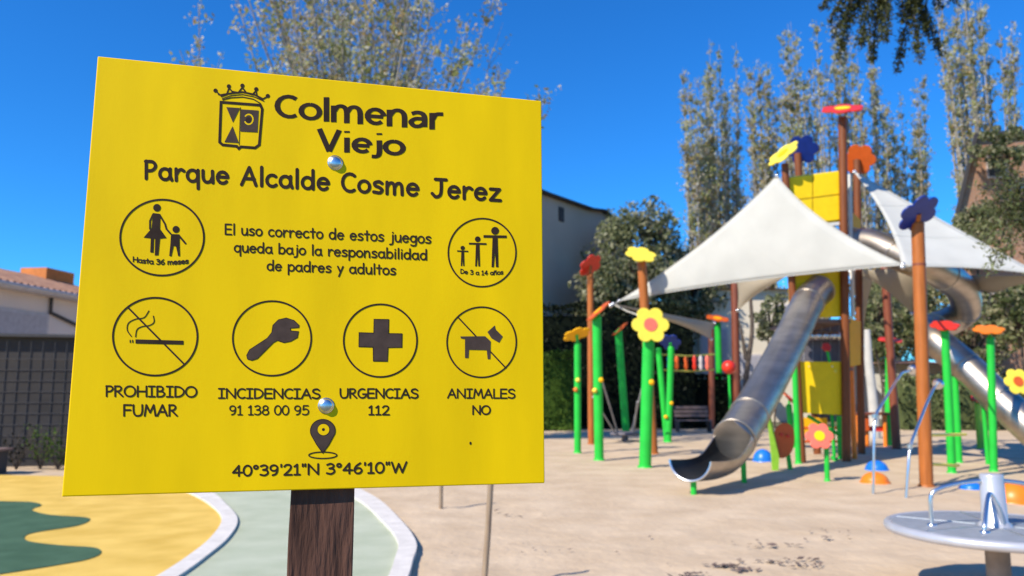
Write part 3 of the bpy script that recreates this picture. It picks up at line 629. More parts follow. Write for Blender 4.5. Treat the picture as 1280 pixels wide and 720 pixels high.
flower(tw, P(1003, 187, YB), (.35, .72, .5), 20*YB/FPX, 'navy', None)
flower(tw, P(1074, 199, YB), (.45, .75, .4), 20*YB/FPX, 'dkorange', None, rot=.2)
def tpanel(pts, Y, m, th=.035, name='panel'):
    return MB().prism([P(x, y, Y if not isinstance(Y, (list, tuple)) else Y[i]) for i, (x, y) in enumerate(pts)], (0, th, 0)).build(name, m, tw, bevel=.006)
for (xa, xb) in ((982, 1015.5), (1017, 1051.5)):
    ty = lambda x: 223-(x-982)*9/70
    tpanel([(xa, ty(xa)), (xb, ty(xb)), (xb, ty(xb)+28), (xa, ty(xa)+28)], YT+.06, 'yellow'); tpanel([(xa, ty(xa)+29.5), (xb, ty(xb)+29.5), (xb, ty(xb)+60), (xa, ty(xa)+60)], YT+.06, 'yellow')
tpanel([(980, 222), (1052, 213), (1052, 277), (982, 285)], YT+.11, 'paleyellow', name='backing_panel')
tpanel([(984, 330), (1052, 326), (1053, 396), (988, 398)], YT+.08, 'yellow')
tpanel([(999, 452), (1053, 452), (1054, 519), (1000, 516)], YT+.06, 'yellow')
tpanel([(985, 284), (1052, 277), (1052, 281), (985, 288)], YT+.02, 'white', name='rail')
for x0 in (1011, 1040): MB().lathe(P(x0, 458, YT+.03), [(.012, 0), (.012, .02)], 10, (0, -1, 0)).build('screw', 'steel', tw)
disc_geo(P(1044, 464, YT+.05), (0, -1, 0), .035, .03).build('knob', 'paleyellow', tw)
tpanel([(1062, 398), (1076, 402), (1076, 456), (1063, 458)], [YT+.5, YB-.2, YB-.2, YT+.5], 'amber', name='side_panel')
tpanel([(1062, 262), (1076, 275), (1076, 300), (1062, 300)], [YT+.5, YB-.2, YB-.2, YT+.5], 'amber', name='side_panel')
# platform decks & roof frame
for z in (2.0, 3.05):
    a = P(1003, 500, YT).x; b = P(1060, 500, YT).x
    MB().box(((a+b)/2+.15, (YT+YB)/2+.05, z), b-a+.1, YB-YT-.1, .06).build('deck', 'bench', tw)
# inside panel of the middle bay: grey net, shelves and little beads
Yn = YT+.9
MB().prism([P(1001, 452, Yn), P(1052, 452, Yn), P(1051, 426, Yn), P(1000, 426, Yn)], (0, .03, 0)).build('net_panel', 'mesh', tw)
MB().prism([P(1004, 399, YB-.1), P(1056, 399, YB-.1), P(1056, 455, YB-.1), P(1004, 455, YB-.1)], (0, .03, 0)).build('back_panel', 'mesh', tw)
MB().tube([P(998, 423, Yn-.3), P(1053, 421, Yn-.3)], .05, 8).build('bead_rail', 'greyrope', tw)
for i, x in enumerate((1002, 1013, 1022, 1031, 1040, 1047)):
    MB().lathe(P(x, 420, Yn-.35), [(.1*math.sin(a), -.1*math.cos(a)) for a in [k*math.pi/8 for k in range(9)]], 12).build('bead', 'steel', tw)
for x in (1005, 1016, 1027, 1038, 1049): MB().tube([P(x, 398, Yn), P(x, 452, Yn)], .012, 5).build('net_bar', 'greyrope', tw)
MB().tube([P(1037, 453, YT-.1), P(1034, 438, YT-.1)], .03, 8).build('stem', 'green', tw); flower_geo(P(1033, 434, YT-.12), (0, -1, .4), .10).build('flower', 'red', tw)
# ladder / lower framework under the deck
for a, b in (((1010, 520), (1052, 545)), ((1040, 516), (1043, 570))): MB().tube([P(*a, YT+.3), P(*b, YT+.3)], .04, 8).build('brace', 'green', tw)
MB().tube([P(1040, 570, YT+.2), P(1052, 584, YT+.1)], .05, 8).build('brace', 'green', tw)
for y in (535, 552): MB().tube([P(1004, y, YT+1.1), P(1060, y, YT+1.1)], .03, 8).build('rung', 'dkorange', tw)
for a, b in (((1049, 520), (1051, 584)), ((1064, 458), (1068, 570))): MB().tube([P(*a, YT+.8), Vector((P(*b, YT+.8).x, YT+.8, -.1))], .06, 10).build('post', 'green' if a[0] < 1060 else 'orange', tw)
MB().prism([P(1004, 522, YB-.3), P(1034, 522, YB-.3), P(1034, 545, YB-.3), P(1004, 545, YB-.3)], (0, .04, 0)).build('lower_panel', 'amber', tw)
# orange low table behind the tower
pt = thing('play_table', 'low orange framed play table in shade right of the tower', 'table', G(1085, 558))
Yq = G(1085, 558).y
MB().box(P(1090, 517, Yq), 48*Yq/FPX, .8, .06).build('table_top', 'darkpole', pt, bevel=.01)
for x in (1072, 1083, 1106): MB().tube([P(x, 519, Yq-.2), P(x+1, 560, Yq-.2)], .055, 8).build('leg', 'orange', pt)
MB().box(P(1079, 530, Yq-.3), .32, .05, .4).build('end_panel', 'dkorange', pt, bevel=.02)
MB().box(P(1098, 536, Yq-.1), .5, .05, .14).build('cross_bar', 'red', pt)

# ------------------------------------------------------------------ tube slides
def cut_tube(path, r, n=28, trough_from=None):
    """steel tube; beyond index trough_from the upper part is cut away"""
    mb = MB(); pts = [Vector(p) for p in path]; k = len(pts); rings = []; up = Vector((0, 0, 1))
    for i, p in enumerate(pts):
        d = (pts[min(i+1, k-1)]-pts[max(i-1, 0)]).normalized(); u = d.cross(up).normalized(); w = u.cross(d).normalized()
        for rr in (r, r-.02):
            half = 180
            if trough_from is not None and i >= trough_from:
                t = (i-trough_from)/max(1, k-1-trough_from); half = 180 if i == trough_from else (112-28*min(1, t*1.8))
            rings.append([p+(u*math.sin(R(-half+2*half*j/n))-w*math.cos(R(-half+2*half*j/n)))*rr for j in range(n+1)])
    return rings, k
def build_slide(path, r, root, trough_from=None, n=32):
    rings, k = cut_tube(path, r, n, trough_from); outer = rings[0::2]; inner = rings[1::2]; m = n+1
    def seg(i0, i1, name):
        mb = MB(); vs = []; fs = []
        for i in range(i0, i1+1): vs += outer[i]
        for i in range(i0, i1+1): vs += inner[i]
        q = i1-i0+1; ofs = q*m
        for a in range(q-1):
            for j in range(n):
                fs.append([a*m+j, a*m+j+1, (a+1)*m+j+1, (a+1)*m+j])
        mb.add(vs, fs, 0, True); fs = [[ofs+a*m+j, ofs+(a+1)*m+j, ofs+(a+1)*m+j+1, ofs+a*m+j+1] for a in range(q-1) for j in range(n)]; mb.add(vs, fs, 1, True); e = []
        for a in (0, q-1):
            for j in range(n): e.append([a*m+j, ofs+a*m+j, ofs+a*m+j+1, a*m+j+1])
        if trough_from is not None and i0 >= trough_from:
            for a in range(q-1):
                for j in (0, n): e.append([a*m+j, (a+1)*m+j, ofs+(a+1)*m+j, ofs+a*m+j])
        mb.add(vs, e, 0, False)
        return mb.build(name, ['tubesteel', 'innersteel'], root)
    return seg
def band(p, d, r, root): MB().lathe(p-d*.015, [(r+.002, 0), (r+.014, 0), (r+.014, .03), (r+.002, .03)], 32, d).build('flange', 'tubesteel', root)
rs = .335
key = [P(1024, 362, 17.32), P(1010, 378, 16.9), P(986, 428, 15.9), P(960, 478, 14.9), P(936, 520, 14.0), P(918, 549, 13.05)]
path = smooth_path(key, 6)
tf = len(path)-1
ls = path[-1]; dirh = (path[-1]-path[0]); dirh.z = 0; dirh.normalize()
ext = [ls+dirh*.06+Vector((0, 0, -.04)), ls+dirh*.3+Vector((0, 0, -.13)), ls+dirh*.6+Vector((0, 0, -.20)), ls+dirh*1.0+Vector((0, 0, -.225)), ls+dirh*1.35+Vector((0, 0, -.215)), ls+dirh*1.75+Vector((0, 0, -.19))]
path2 = path+smooth_path([ls]+ext, 4)[1:]
s1 = thing('tube_slide', 'large straight grey steel tube slide running from the tower to the sand', 'slide', Vector((ext[-1].x, ext[-1].y, 0)), 'steel tube slides')
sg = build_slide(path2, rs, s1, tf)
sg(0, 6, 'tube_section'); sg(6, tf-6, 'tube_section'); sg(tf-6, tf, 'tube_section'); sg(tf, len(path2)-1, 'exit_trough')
for i in (0, 6, tf-6, tf): band(path2[i], (path2[i+1]-path2[i]).normalized() if i < tf else (path2[i]-path2[i-1]).normalized(), rs, s1)
def foot(p, root):
    MB().tube([Vector((p.x, p.y, -.08)), Vector((p.x, p.y, p.z))], .045, 10).build('foot', 'green', root)
foot(path2[-2]+Vector((0, 0, -rs+.0)), s1); foot(path2[tf-1]+Vector((.12, .1, -rs)), s1)
path2_end = path2[-1]
# end lip (rolled rim)
ring_end = cut_tube(path2, rs-.01, 32, tf)[0][-2]
MB().tube(ring_end, .018, 8).build('rolled_lip', 'steel', s1)
key = [P(1066, 303, 17.9), P(1090, 305, 17.5), P(1120, 318, 17.0), P(1150, 330, 16.6), P(1180, 344, 16.8), P(1203, 364, 17.6), P(1206, 388, 18.4), P(1186, 402, 18.6), P(1166, 410, 18.2), P(1168, 424, 17.4), P(1206, 457, 16.9), P(1250, 500, 16.3), P(1300, 546, 15.7), P(1350, 590, 15.1)]
path = smooth_path(key, 6)
s2 = thing('tube_slide', 'twisting steel tube slide looping down to the right edge of the frame', 'slide', Vector((key[-1].x, key[-1].y, 0)), 'steel tube slides')
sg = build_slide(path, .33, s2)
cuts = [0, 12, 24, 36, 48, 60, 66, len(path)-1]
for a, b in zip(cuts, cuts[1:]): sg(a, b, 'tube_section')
for i in cuts[:-1]: band(path[i], (path[min(i+1, len(path)-1)]-path[max(0, i-1)]).normalized(), .33, s2)
foot(path[-3], s2); foot(path[-16], s2)

# ------------------------------------------------------------------ sails
def sail(label, A_, B_, C_, kab, kbc, kca, m='sail', n=22, belly=.25):
    A_, B_, C_ = P(*A_), P(*B_), P(*C_); cen = (A_+B_+C_)/3; idx = {}; vs = []; fs = []
    nrm = (B_-A_).cross(C_-A_).normalized()
    if nrm.z < 0: nrm = -nrm
    for i in range(n+1):
        for j in range(n+1-i):
            a, b = i/n, j/n; c = 1-a-b; idx[i, j] = len(vs)
            p = A_*a+B_*b+C_*c
            p = p+(cen-(A_+B_)/2)*(4*a*b*kab)+(cen-(B_+C_)/2)*(4*b*c*kbc)+(cen-(C_+A_)/2)*(4*c*a*kca)
            p = p-nrm*belly*27*a*b*c*.5; vs.append(p)
    for i in range(n):
        for j in range(n-i):
            fs.append([idx[i, j], idx[i+1, j], idx[i, j+1]])
            if j < n-i-1: fs.append([idx[i+1, j], idx[i+1, j+1], idx[i, j+1]])
    root = thing('shade_sail', label, 'shade sail', Vector((C_.x, C_.y, 0)), 'triangular shade sails over the playground')
    o = MB().add(vs, fs, 0, True).build('cloth', m, root)
    s_ = o.modifiers.new('s', 'SOLIDIFY'); s_.thickness = .006
    edges = [[vs[idx[i, n-i]] for i in range(n+1)], [vs[idx[0, j]] for j in range(n+1)], [vs[idx[i, 0]] for i in range(n+1)]]
    for e in edges: MB().tube(e, .014, 6).build('hem', m, root)
    for f in (n//3, 2*n//3): MB().tube([vs[idx[f, j]]+nrm*.004 for j in range(n+1-f)], .012, 5).build('seam', m, root)
    for p in (A_, B_, C_): MB().lathe(p, [(.05*math.sin(a), -.05*math.cos(a)) for a in [k*math.pi/6 for k in range(7)]], 10).build('corner_ring', 'steel', root)
    return root
sail('large bright white triangular sail peaking at the tower', (774, 376, 20.5), (971, 220, 17.0), (1129, 331, 15.3), .17, .12, .11, belly=.10)
sail('white triangular sail behind the navy flower post, running off the right edge', (1068, 215, 18.6), (1300, 343, 15.5), (1128, 334, 15.2), .03, .08, .20, belly=.12)
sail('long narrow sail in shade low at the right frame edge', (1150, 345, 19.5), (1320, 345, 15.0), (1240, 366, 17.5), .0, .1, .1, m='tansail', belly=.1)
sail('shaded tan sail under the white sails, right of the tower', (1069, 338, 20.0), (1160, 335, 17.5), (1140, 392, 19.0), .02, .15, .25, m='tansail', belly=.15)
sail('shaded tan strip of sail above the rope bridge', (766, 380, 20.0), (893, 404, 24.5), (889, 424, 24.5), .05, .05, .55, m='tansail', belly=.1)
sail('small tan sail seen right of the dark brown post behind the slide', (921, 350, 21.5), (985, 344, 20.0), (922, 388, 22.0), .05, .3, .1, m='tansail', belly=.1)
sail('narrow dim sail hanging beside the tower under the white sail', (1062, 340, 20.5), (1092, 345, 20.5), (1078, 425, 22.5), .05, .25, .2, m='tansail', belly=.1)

for lab, a, b in (('tension rope from the big sail to the burnt orange flower post', P(774, 376, 20.5), P(763, 382, 17.4)), ('tension rope from the big sail to the tall blue flower post', P(1129, 331, 15.3), P(1147, 331, bY+.1)), ('tension rope from the shaded tan sail down behind the yellow flower post', P(766, 380, 20.0), P(804, 396, 19.0))):
    t_ = thing('tension_rope', lab, 'rope', a, 'tension ropes of the shade sails'); MB().tube([a, a.lerp(b, .5)+Vector((0, 0, -.03)), b], .022, 6).build('rope', 'rope', t_); MB().lathe(b, [(.05*math.sin(q_), -.05*math.cos(q_)) for q_ in [k*math.pi/6 for k in range(7)]], 10).build('shackle', 'steel', t_)
# ------------------------------------------------------------------ merry-go-round
YM = 6.0; mc = P(1244, 657, YM); zt = mc.z; Rm = .72
mg = thing('roundabout', 'low round grey roundabout with steel rim and bent steel handles', 'roundabout', (mc.x, mc.y, 0))
MB().lathe((mc.x, mc.y, 0), [(Rm-.03, zt-.045), (Rm-.02, zt-.004), (Rm-.035, zt), (0.0, zt)], 64).build('platform', 'aluplate', mg)
MB().tube([(mc.x+Rm*math.cos(a), mc.y+Rm*math.sin(a), zt-.032) for a in [2*math.pi*k/72 for k in range(73)]], .036, 12, caps=False).build('rim', 'columnpaint', mg)
for k in range(6):
    a = k*math.pi/3+.35
    u = Vector((math.cos(a), math.sin(a), 0)); MB().box(Vector((mc.x, mc.y, zt+.003))+u*Rm*.56, Rm*.76, .012, .006, u, Vector((-u.y, u.x, 0))).build('seam_strip', 'steel', mg)
MB().lathe((mc.x, mc.y, 0), [(.115, zt), (.105, zt+.02), (.086, zt+.035), (.081, zt+.36), (.076, zt+.375), (0, zt+.38)], 28).build('column', 'columnpaint', mg)
MB().lathe((mc.x, mc.y, 0), [(.10, -.1), (.082, .1), (.082, zt-.09), (.2, zt-.05)], 28).build('pedestal', 'tanmetal', mg)
for k in range(6):
    a = k*math.pi/3; u = Vector((math.cos(a), math.sin(a), 0)); MB().box(Vector((mc.x, mc.y, zt-.065))+u*Rm*.5, Rm*.85, .04, .03, u, Vector((-u.y, u.x, 0))).build('arm', 'tanmetal', mg)
for ang in (178, 229, 350):
    a = R(ang); u = Vector((math.cos(a), math.sin(a), 0)); o = Vector((mc.x, mc.y, zt))
    if ang == 229:
        pts = [o+u*.12+Vector((.09, 0, 0)), o+u*.13+Vector((.06, 0, .14)), o+u*.14+Vector((.02, 0, .235)), o+u*.17+Vector((0, 0, .225)), o+u*.36+Vector((0, 0, .06)), o+u*.38]
    else:
        pts = [o+u*.05+Vector((0, 0, .33)), o+u*.22+Vector((0, 0, .31)), o+u*.38+Vector((0, 0, .27)), o+u*.45+Vector((0, 0, .22)), o+u*.462+Vector((0, 0, .1)), o+u*.462]
    h_ = MB().tube(smooth_path(pts, 6), .0155, 12).build('handle', 'steel', mg)
    MB().lathe(pts[-1], [(.034, -.004), (.034, .008), (.02, .014)], 16).build('flange', 'steel', h_)
    if ang == 229: MB().lathe(pts[0]+Vector((0, 0, -.02)), [(.03, -.004), (.03, .008), (.02, .014)], 16).build('flange', 'steel', h_)

# stakes
for (t, b, w, lab) in (((551, 560), (551, 637), 5, 'thin weathered wooden stake in the sand behind the sign, further one'), ((614, 590), (604, 738), 7.5, 'thin weathered wooden stake beside the sign edge, nearer one')):
    g = G(*b); tp = P(*t, g.y); g.z = -.05
    st = thing('wooden_stake', lab, 'stake', (g.x, g.y, 0), 'thin stakes in the sand'); MB().tube([g, g.lerp(tp, .5)+Vector((.004, 0, 0)), tp], w*g.y/FPX/2, 8).build('shaft', 'stake', st)
    MB().lathe(tp, [(w*g.y/FPX/2, -.005), (w*g.y/FPX*.3, .02), (0, .025)], 8).build('tip', 'stake', st)

# park bench in the far shade
Yb = 29.5; c_ = P(868, 522, Yb)
bn = thing('park_bench', 'dull brown park bench in the shade in front of the dark hedge', 'bench', (c_.x, Yb, 0))
for i in range(3): MB().box((c_.x, Yb+.16*i, .45), 1.3, .12, .04).build('seat_slat', 'bench', bn)
for i in range(3): MB().box((c_.x, Yb+.5+.03*i, .62+.15*i), 1.3, .03, .11).build('back_slat', 'bench', bn)
for s_ in (-.6, .6): MB().box((c_.x+s_, Yb+.2, .2), .06, .5, .5).build('leg', 'wire', bn); MB().box((c_.x+s_, Yb+.56, .6), .06, .05, .7).build('support', 'wire', bn)

# ================================================================== BUILDINGS
def cuboid_wall(a, b, z0, z1, th, name, m, root):
    a, b = Vector((a.x, a.y, 0)), Vector((b.x, b.y, 0)); d = (b-a).normalized(); n_ = Vector((d.y, -d.x, 0))
    return MB().prism([a+Vector((0, 0, z0)), b+Vector((0, 0, z0)), b+Vector((0, 0, z1)), a+Vector((0, 0, z1))], -n_*th).build(name, m, root)
# left building: facade recedes to the right
fa, fb = P(-60, 400, 18.5), P(140, 400, 24.5); D_ = (fb-fa); D_.z = 0; D_.normalize(); Nf = Vector((D_.y, -D_.x, 0))
zE = P(0, 362, 20.2).z
lb = thing('house', 'pale mauve house with a clay tile roof at the far left', 'house', (fa.x, fa.y, 0))
cuboid_wall(fa, fb, 0, zE, .3, 'wall', 'mwall', lb)
a3, b3 = Vector((fa.x, fa.y, 0))-D_*1, Vector((fb.x, fb.y, 0))+D_*1
def plane_box(p0, d, s, l, w, h, name, m, root, bevel=0): return MB().box(p0, l, w, h, d, s, d.cross(s)).build(name, m, root, bevel=bevel)
mid = (a3+b3)/2; LL = (b3-a3).length
plane_box(mid+Nf*.22+Vector((0, 0, zE+.02)), D_, Nf, LL, .5, .10, 'eave', 'trim', lb)
MB().tube([a3+Nf*.46+Vector((0, 0, zE+.06)), b3+Nf*.46+Vector((0, 0, zE+.06))], .07, 8).build('gutter', 'trim', lb)
roof = MB().prism([a3+Nf*.45+Vector((0, 0, zE+.08)), b3+Nf*.45+Vector((0, 0, zE+.08)), b3-Nf*2.6+Vector((0, 0, zE+.95)), a3-Nf*2.6+Vector((0, 0, zE+.95))], (0, 0, -.08)).build('roof', 'tile', lb)
mbt = MB(); N_ = int(LL/.24); sl = (-Nf*3.05+Vector((0, 0, .87)))
for i in range(N_):
    p = a3+D_*(i*.24+.12)+Nf*.47+Vector((0, 0, zE+.09)); 
    mbt.tube([p+sl*(k/8)+Vector((0, 0, .012*(k % 2))) for k in range(9)], .075, 6, caps=True)
mbt.build('roof_tile_rows', 'tile', roof, kind='stuff')
MB().box((a3+b3)/2-Nf*2.6+D_*3.4+Vector((0, 0, zE+1.02)), 1.3, .9, .5, D_, Nf).build('chimney', 'terra', lb)
MB().box((a3+b3)/2-Nf*2.6-D_*2.4+Vector((0, 0, zE+1.05)), .5, .4, .5, D_, Nf).build('chimney', 'terra', lb)
wc = P(5, 404, 20.6); wc = fa+D_*((wc-fa).dot(D_)); wc.z = P(5, 405, 20.4).z
fr = MB().box(wc+Nf*.03, 2.2, .06, .75, D_, Nf).build('window', 'trim', lb); MB().box(wc+Nf*.07, 2.0, .03, .6, D_, Nf).build('pane', 'glass', fr)
dp = [fa+D_*3.2+Nf*.07+Vector((0, 0, zE-.05)), fa+D_*3.2+Nf*.07+Vector((0, 0, zE-.45)), fa+D_*5.6+Nf*.07+Vector((0, 0, zE-1.0)), fa+D_*5.9+Nf*.07+Vector((0, 0, zE-1.05)), fa+D_*5.9+Nf*.07+Vector((0, 0, 0))]
for q in dp: q.z = max(0, q.z-fa.z) if q is not dp[-1] else 0
MB().tube(dp, .05, 8).build('downpipe', 'wire', lb)
# screen wall / fence on the left
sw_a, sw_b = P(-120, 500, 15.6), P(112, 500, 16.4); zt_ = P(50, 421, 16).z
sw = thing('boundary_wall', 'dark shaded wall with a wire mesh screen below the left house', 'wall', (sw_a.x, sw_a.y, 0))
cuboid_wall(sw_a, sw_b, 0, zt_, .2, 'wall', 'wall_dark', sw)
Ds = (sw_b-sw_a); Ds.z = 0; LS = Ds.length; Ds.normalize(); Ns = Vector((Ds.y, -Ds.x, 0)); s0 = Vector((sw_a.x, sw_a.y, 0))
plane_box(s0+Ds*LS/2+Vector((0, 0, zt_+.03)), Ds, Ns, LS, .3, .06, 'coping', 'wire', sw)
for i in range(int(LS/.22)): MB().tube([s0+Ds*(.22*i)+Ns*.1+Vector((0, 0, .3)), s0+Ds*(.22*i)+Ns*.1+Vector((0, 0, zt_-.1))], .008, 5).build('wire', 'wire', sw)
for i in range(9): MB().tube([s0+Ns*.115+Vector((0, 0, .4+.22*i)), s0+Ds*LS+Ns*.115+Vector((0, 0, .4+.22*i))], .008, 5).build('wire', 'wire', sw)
bl = thing('park_bench', 'dark bench with a pale seat edge at the far left', 'bench', (P(-34, 580, 14.6).x, 14.6, 0))
cb = P(-34, 562, 14.6)
MB().box(cb, 1.2, .45, .04).build('seat', 'bench', bl)
for s_ in (-.5, .5): MB().box((cb.x+s_, 14.6, cb.z/2), .05, .4, cb.z-.03).build('leg', 'wire', bl)
# grey gable behind the sign's right edge
ga, gb = P(600, 300, 33), P(790, 300, 43)
gab = thing('house', 'grey shaded gable wall with a dark roof edge right of the sign', 'house', (ga.x, ga.y, 0))
Dg = gb-ga; Dg.z = 0; LG = Dg.length; Dg.normalize(); Ng = Vector((Dg.y, -Dg.x, 0)); g0 = Vector((ga.x, ga.y, 0))
def gpt(px, py, off=0):
    d = ray(px, py); t = ((g0-C0).dot(Ng))/d.dot(Ng); p = C0+d*t; return p+Ng*off
q = [gpt(600, 212), gpt(680, 244), gpt(735, 263), gpt(752, 265), gpt(770, 282), gpt(790, 300)]
base_ = [Vector((q[-1].x, q[-1].y, 0)), Vector((q[0].x, q[0].y, 0))]
MB().prism(q+base_, -Ng*8).build('wall', 'greywall', gab)
MB().prism([p+Ng*.35 for p in q]+[p+Ng*.35+Vector((0, 0, .09)) for p in q[::-1]], -Ng*8.7).build('roof', 'darkroof', gab)
wv = gpt(701, 268, .03); MB().box(wv, .4, .06, .7, Dg, Ng).build('vent', 'darkroof', gab)
# cream house behind the slide
def simple_house(label, x0, x1, ytop, Y, m, roofm, roofrise=18, wins=(), depth=8, name='house', yaw=0):
    a, b = P(x0, ytop, Y), P(x1, ytop, Y); h = a.z
    rt = thing(name, label, 'house', ((a.x+b.x)/2, Y, 0))
    MB().box(((a.x+b.x)/2, Y+depth/2, h/2), b.x-a.x, depth, h).build('wall', m, rt)
    rise = roofrise*Y/FPX
    MB().prism([(a.x-.4, Y-.4, h+.002), (a.x-.4, Y+depth+.4, h+.002), (a.x-.4, Y+depth/2, h+rise)], (b.x-a.x+.8, 0, 0)).build('roof', roofm, rt)
    for (wx, wy, ww, wh) in wins:
        c = P(wx, wy, Y); f = MB().box((c.x, Y-.03, c.z), ww+.2, .1, wh+.2).build('window', 'trim', rt)
        MB().box((c.x, Y-.09, c.z), ww, .03, wh).build('pane', 'glass', f)
    return rt
simple_house('cream house with pale walls behind the posts and the big slide', 872, 1012, 362, 40, 'cream', 'tile', 14, ((893, 440, 1.2, 2.2), (940, 470, 1.0, 2.0), (985, 400, 1.0, 1.4)))
simple_house('long pale building behind the tower and the climbing posts', 1012, 1180, 455, 44, 'white', 'tile', 8, ((1035, 520, 1, 1.2), (1060, 520, 1, 1.2)))
# brick house far right
Yk = 34; bk = thing('house', 'tall orange brick house overgrown with greenery at the right edge', 'house', (P(1260, 400, Yk).x, Yk, 0))
pts = [P(1190, 300, Yk), P(1221, 170, Yk), P(1345, 160, Yk), P(1400, 300, Yk)]
pts = [Vector((pts[0].x, Yk, 0))]+pts+[Vector((pts[-1].x, Yk, 0))]
MB().prism(pts, (6, 9, 0)).build('wall', 'brick', bk)
vg = [P(1187, 300, Yk-.25), P(1219, 166, Yk-.25), P(1345, 156, Yk-.25), P(1345, 160, Yk-.25), P(1222, 170, Yk-.25), P(1191, 300, Yk-.25)]
MB().prism(vg, (.2, .5, 0)).build('roof', 'darkroof', bk)
for x, y in ((1246, 205), (1276, 250)):
    f = MB().box(P(x, y, Yk-.05), .9, .1, 1.3).build('window', 'trim', bk); MB().box(P(x, y, Yk-.12), .7, .04, 1.1).build('pane', 'darkroof', f)

# ================================================================== VEGETATION
def leaf_obj(centers, size, mats, parent, name='crown', aspect=.55, up=0.0):
    c = np.asarray(centers, float); n = len(c); s_ = RNG.uniform(.55, 1.25, n)[:, None]*size
    u = RNG.normal(size=(n, 3)); u[:, 2] += up; u /= np.linalg.norm(u, axis=1)[:, None]
    w = np.cross(u, RNG.normal(size=(n, 3))); w /= np.linalg.norm(w, axis=1)[:, None]
    v = np.stack([c-u*s_*.5, c+w*s_*.5*aspect, c+u*s_*.5, c-w*s_*.5*aspect], 1).reshape(-1, 3)
    off = np.array(worldloc(parent)) if parent else np.zeros(3)
    me = bpy.data.meshes.new(name); me.vertices.add(4*n); me.vertices.foreach_set('co', (v-off).ravel())
    me.loops.add(4*n); me.loops.foreach_set('vertex_index', np.arange(4*n)); me.polygons.add(n)
    me.polygons.foreach_set('loop_start', np.arange(0, 4*n, 4)); me.polygons.foreach_set('loop_total', np.full(n, 4))
    for m in mats: me.materials.append(m)
    # clumpy choice of leaf tone
    ph = np.sin(c[:, 0]*2.1+c[:, 2]*1.3)+np.sin(c[:, 1]*1.7-c[:, 2]*2.3)+RNG.normal(size=n)*1.1
    idx = np.clip(((ph+2.6)/5.2*len(mats)).astype(int), 0, len(mats)-1)
    me.polygons.foreach_set('material_index', idx.astype(np.int32)); me.update(calc_edges=True)
    o = bpy.data.objects.new(name, me); COL.objects.link(o); o.parent = parent; return o
def poplar(label, px, Y, top_py, halfw_px, leaders, group='poplars behind the playground', base_py=None, leaf=.15, dens=12, flare=1.0, twigs=34, z_lo=.18, tw_len=None, kind='poplar_tree', out=1.0):
    sc_ = Y/FPX; b = P(px, 490, Y); b.z = 0; H = P(px, top_py, Y).z; hw = halfw_px*sc_
    rt = thing(kind, label, 'tree', (b.x, b.y, 0), group); tr = MB(); lv = []
    r0 = H*.012+.05
    tr.tube(smooth_path([b+Vector((0, 0, -.2)), b+Vector((hw*.05, 0, H*.18)), b+Vector((-hw*.06, 0, H*.4)), b+Vector((hw*.05, 0, H*.66))], 4), [r0*(1-.92*i/12) for i in range(13)], 8)
    br = MB()
    for k in range(leaders):
        a = random.uniform(0, 6.28); rr = hw*random.uniform(.1, 1)**(1.6 if out > 1 else .7)*flare; tgt = b+Vector((math.cos(a)*rr, math.sin(a)*rr*.8, H*random.uniform(.72, 1.0)))
        z0 = H*random.uniform(.08, .3); s_ = b+Vector((0, 0, z0))
        pts = smooth_path([s_, s_+(tgt-s_)*.3+Vector((math.cos(a), math.sin(a)*.8, 0))*rr*.35*out, s_+(tgt-s_)*.65+Vector((math.cos(a), math.sin(a)*.8, 0))*rr*.25*out+Vector((0, 0, H*.02)), tgt], 6)
        br.tube(pts, [max(.012, H*.0045*(1-i/len(pts))) for i in range(len(pts))], 5)
        for t in range(twigs):
            f = random.uniform(z_lo, 1); p = pts[min(len(pts)-1, int(f*(len(pts)-1)))]
            L = (tw_len or hw*.42)*random.uniform(.4, 1.1)*(1.15-f*.6); aa = random.uniform(0, 6.28)
            e = p+Vector((math.cos(aa)*L*.5, math.sin(aa)*L*.5, L*random.uniform(.5, 1.3)))
            if t % 2 == 0: br.tube([p, (p+e)/2+Vector((random.uniform(-.05, .05)*L, 0, -.04*L)), e], [.012*Y/22+.004, .008*Y/22+.003, .003], 3, caps=False)
            m_ = random.randint(dens//3, dens)
            for _ in range(m_):
                g_ = random.uniform(.1, 1.05); q = p.lerp(e, g_); lv.append((q.x+random.gauss(0, L*.11), q.y+random.gauss(0, L*.11), q.z+random.gauss(0, L*.11)))
    tr.build('trunk', 'bark', rt); br.build('branches', 'bark', rt); leaf_obj(lv, leaf, L_pop, rt)
    return rt
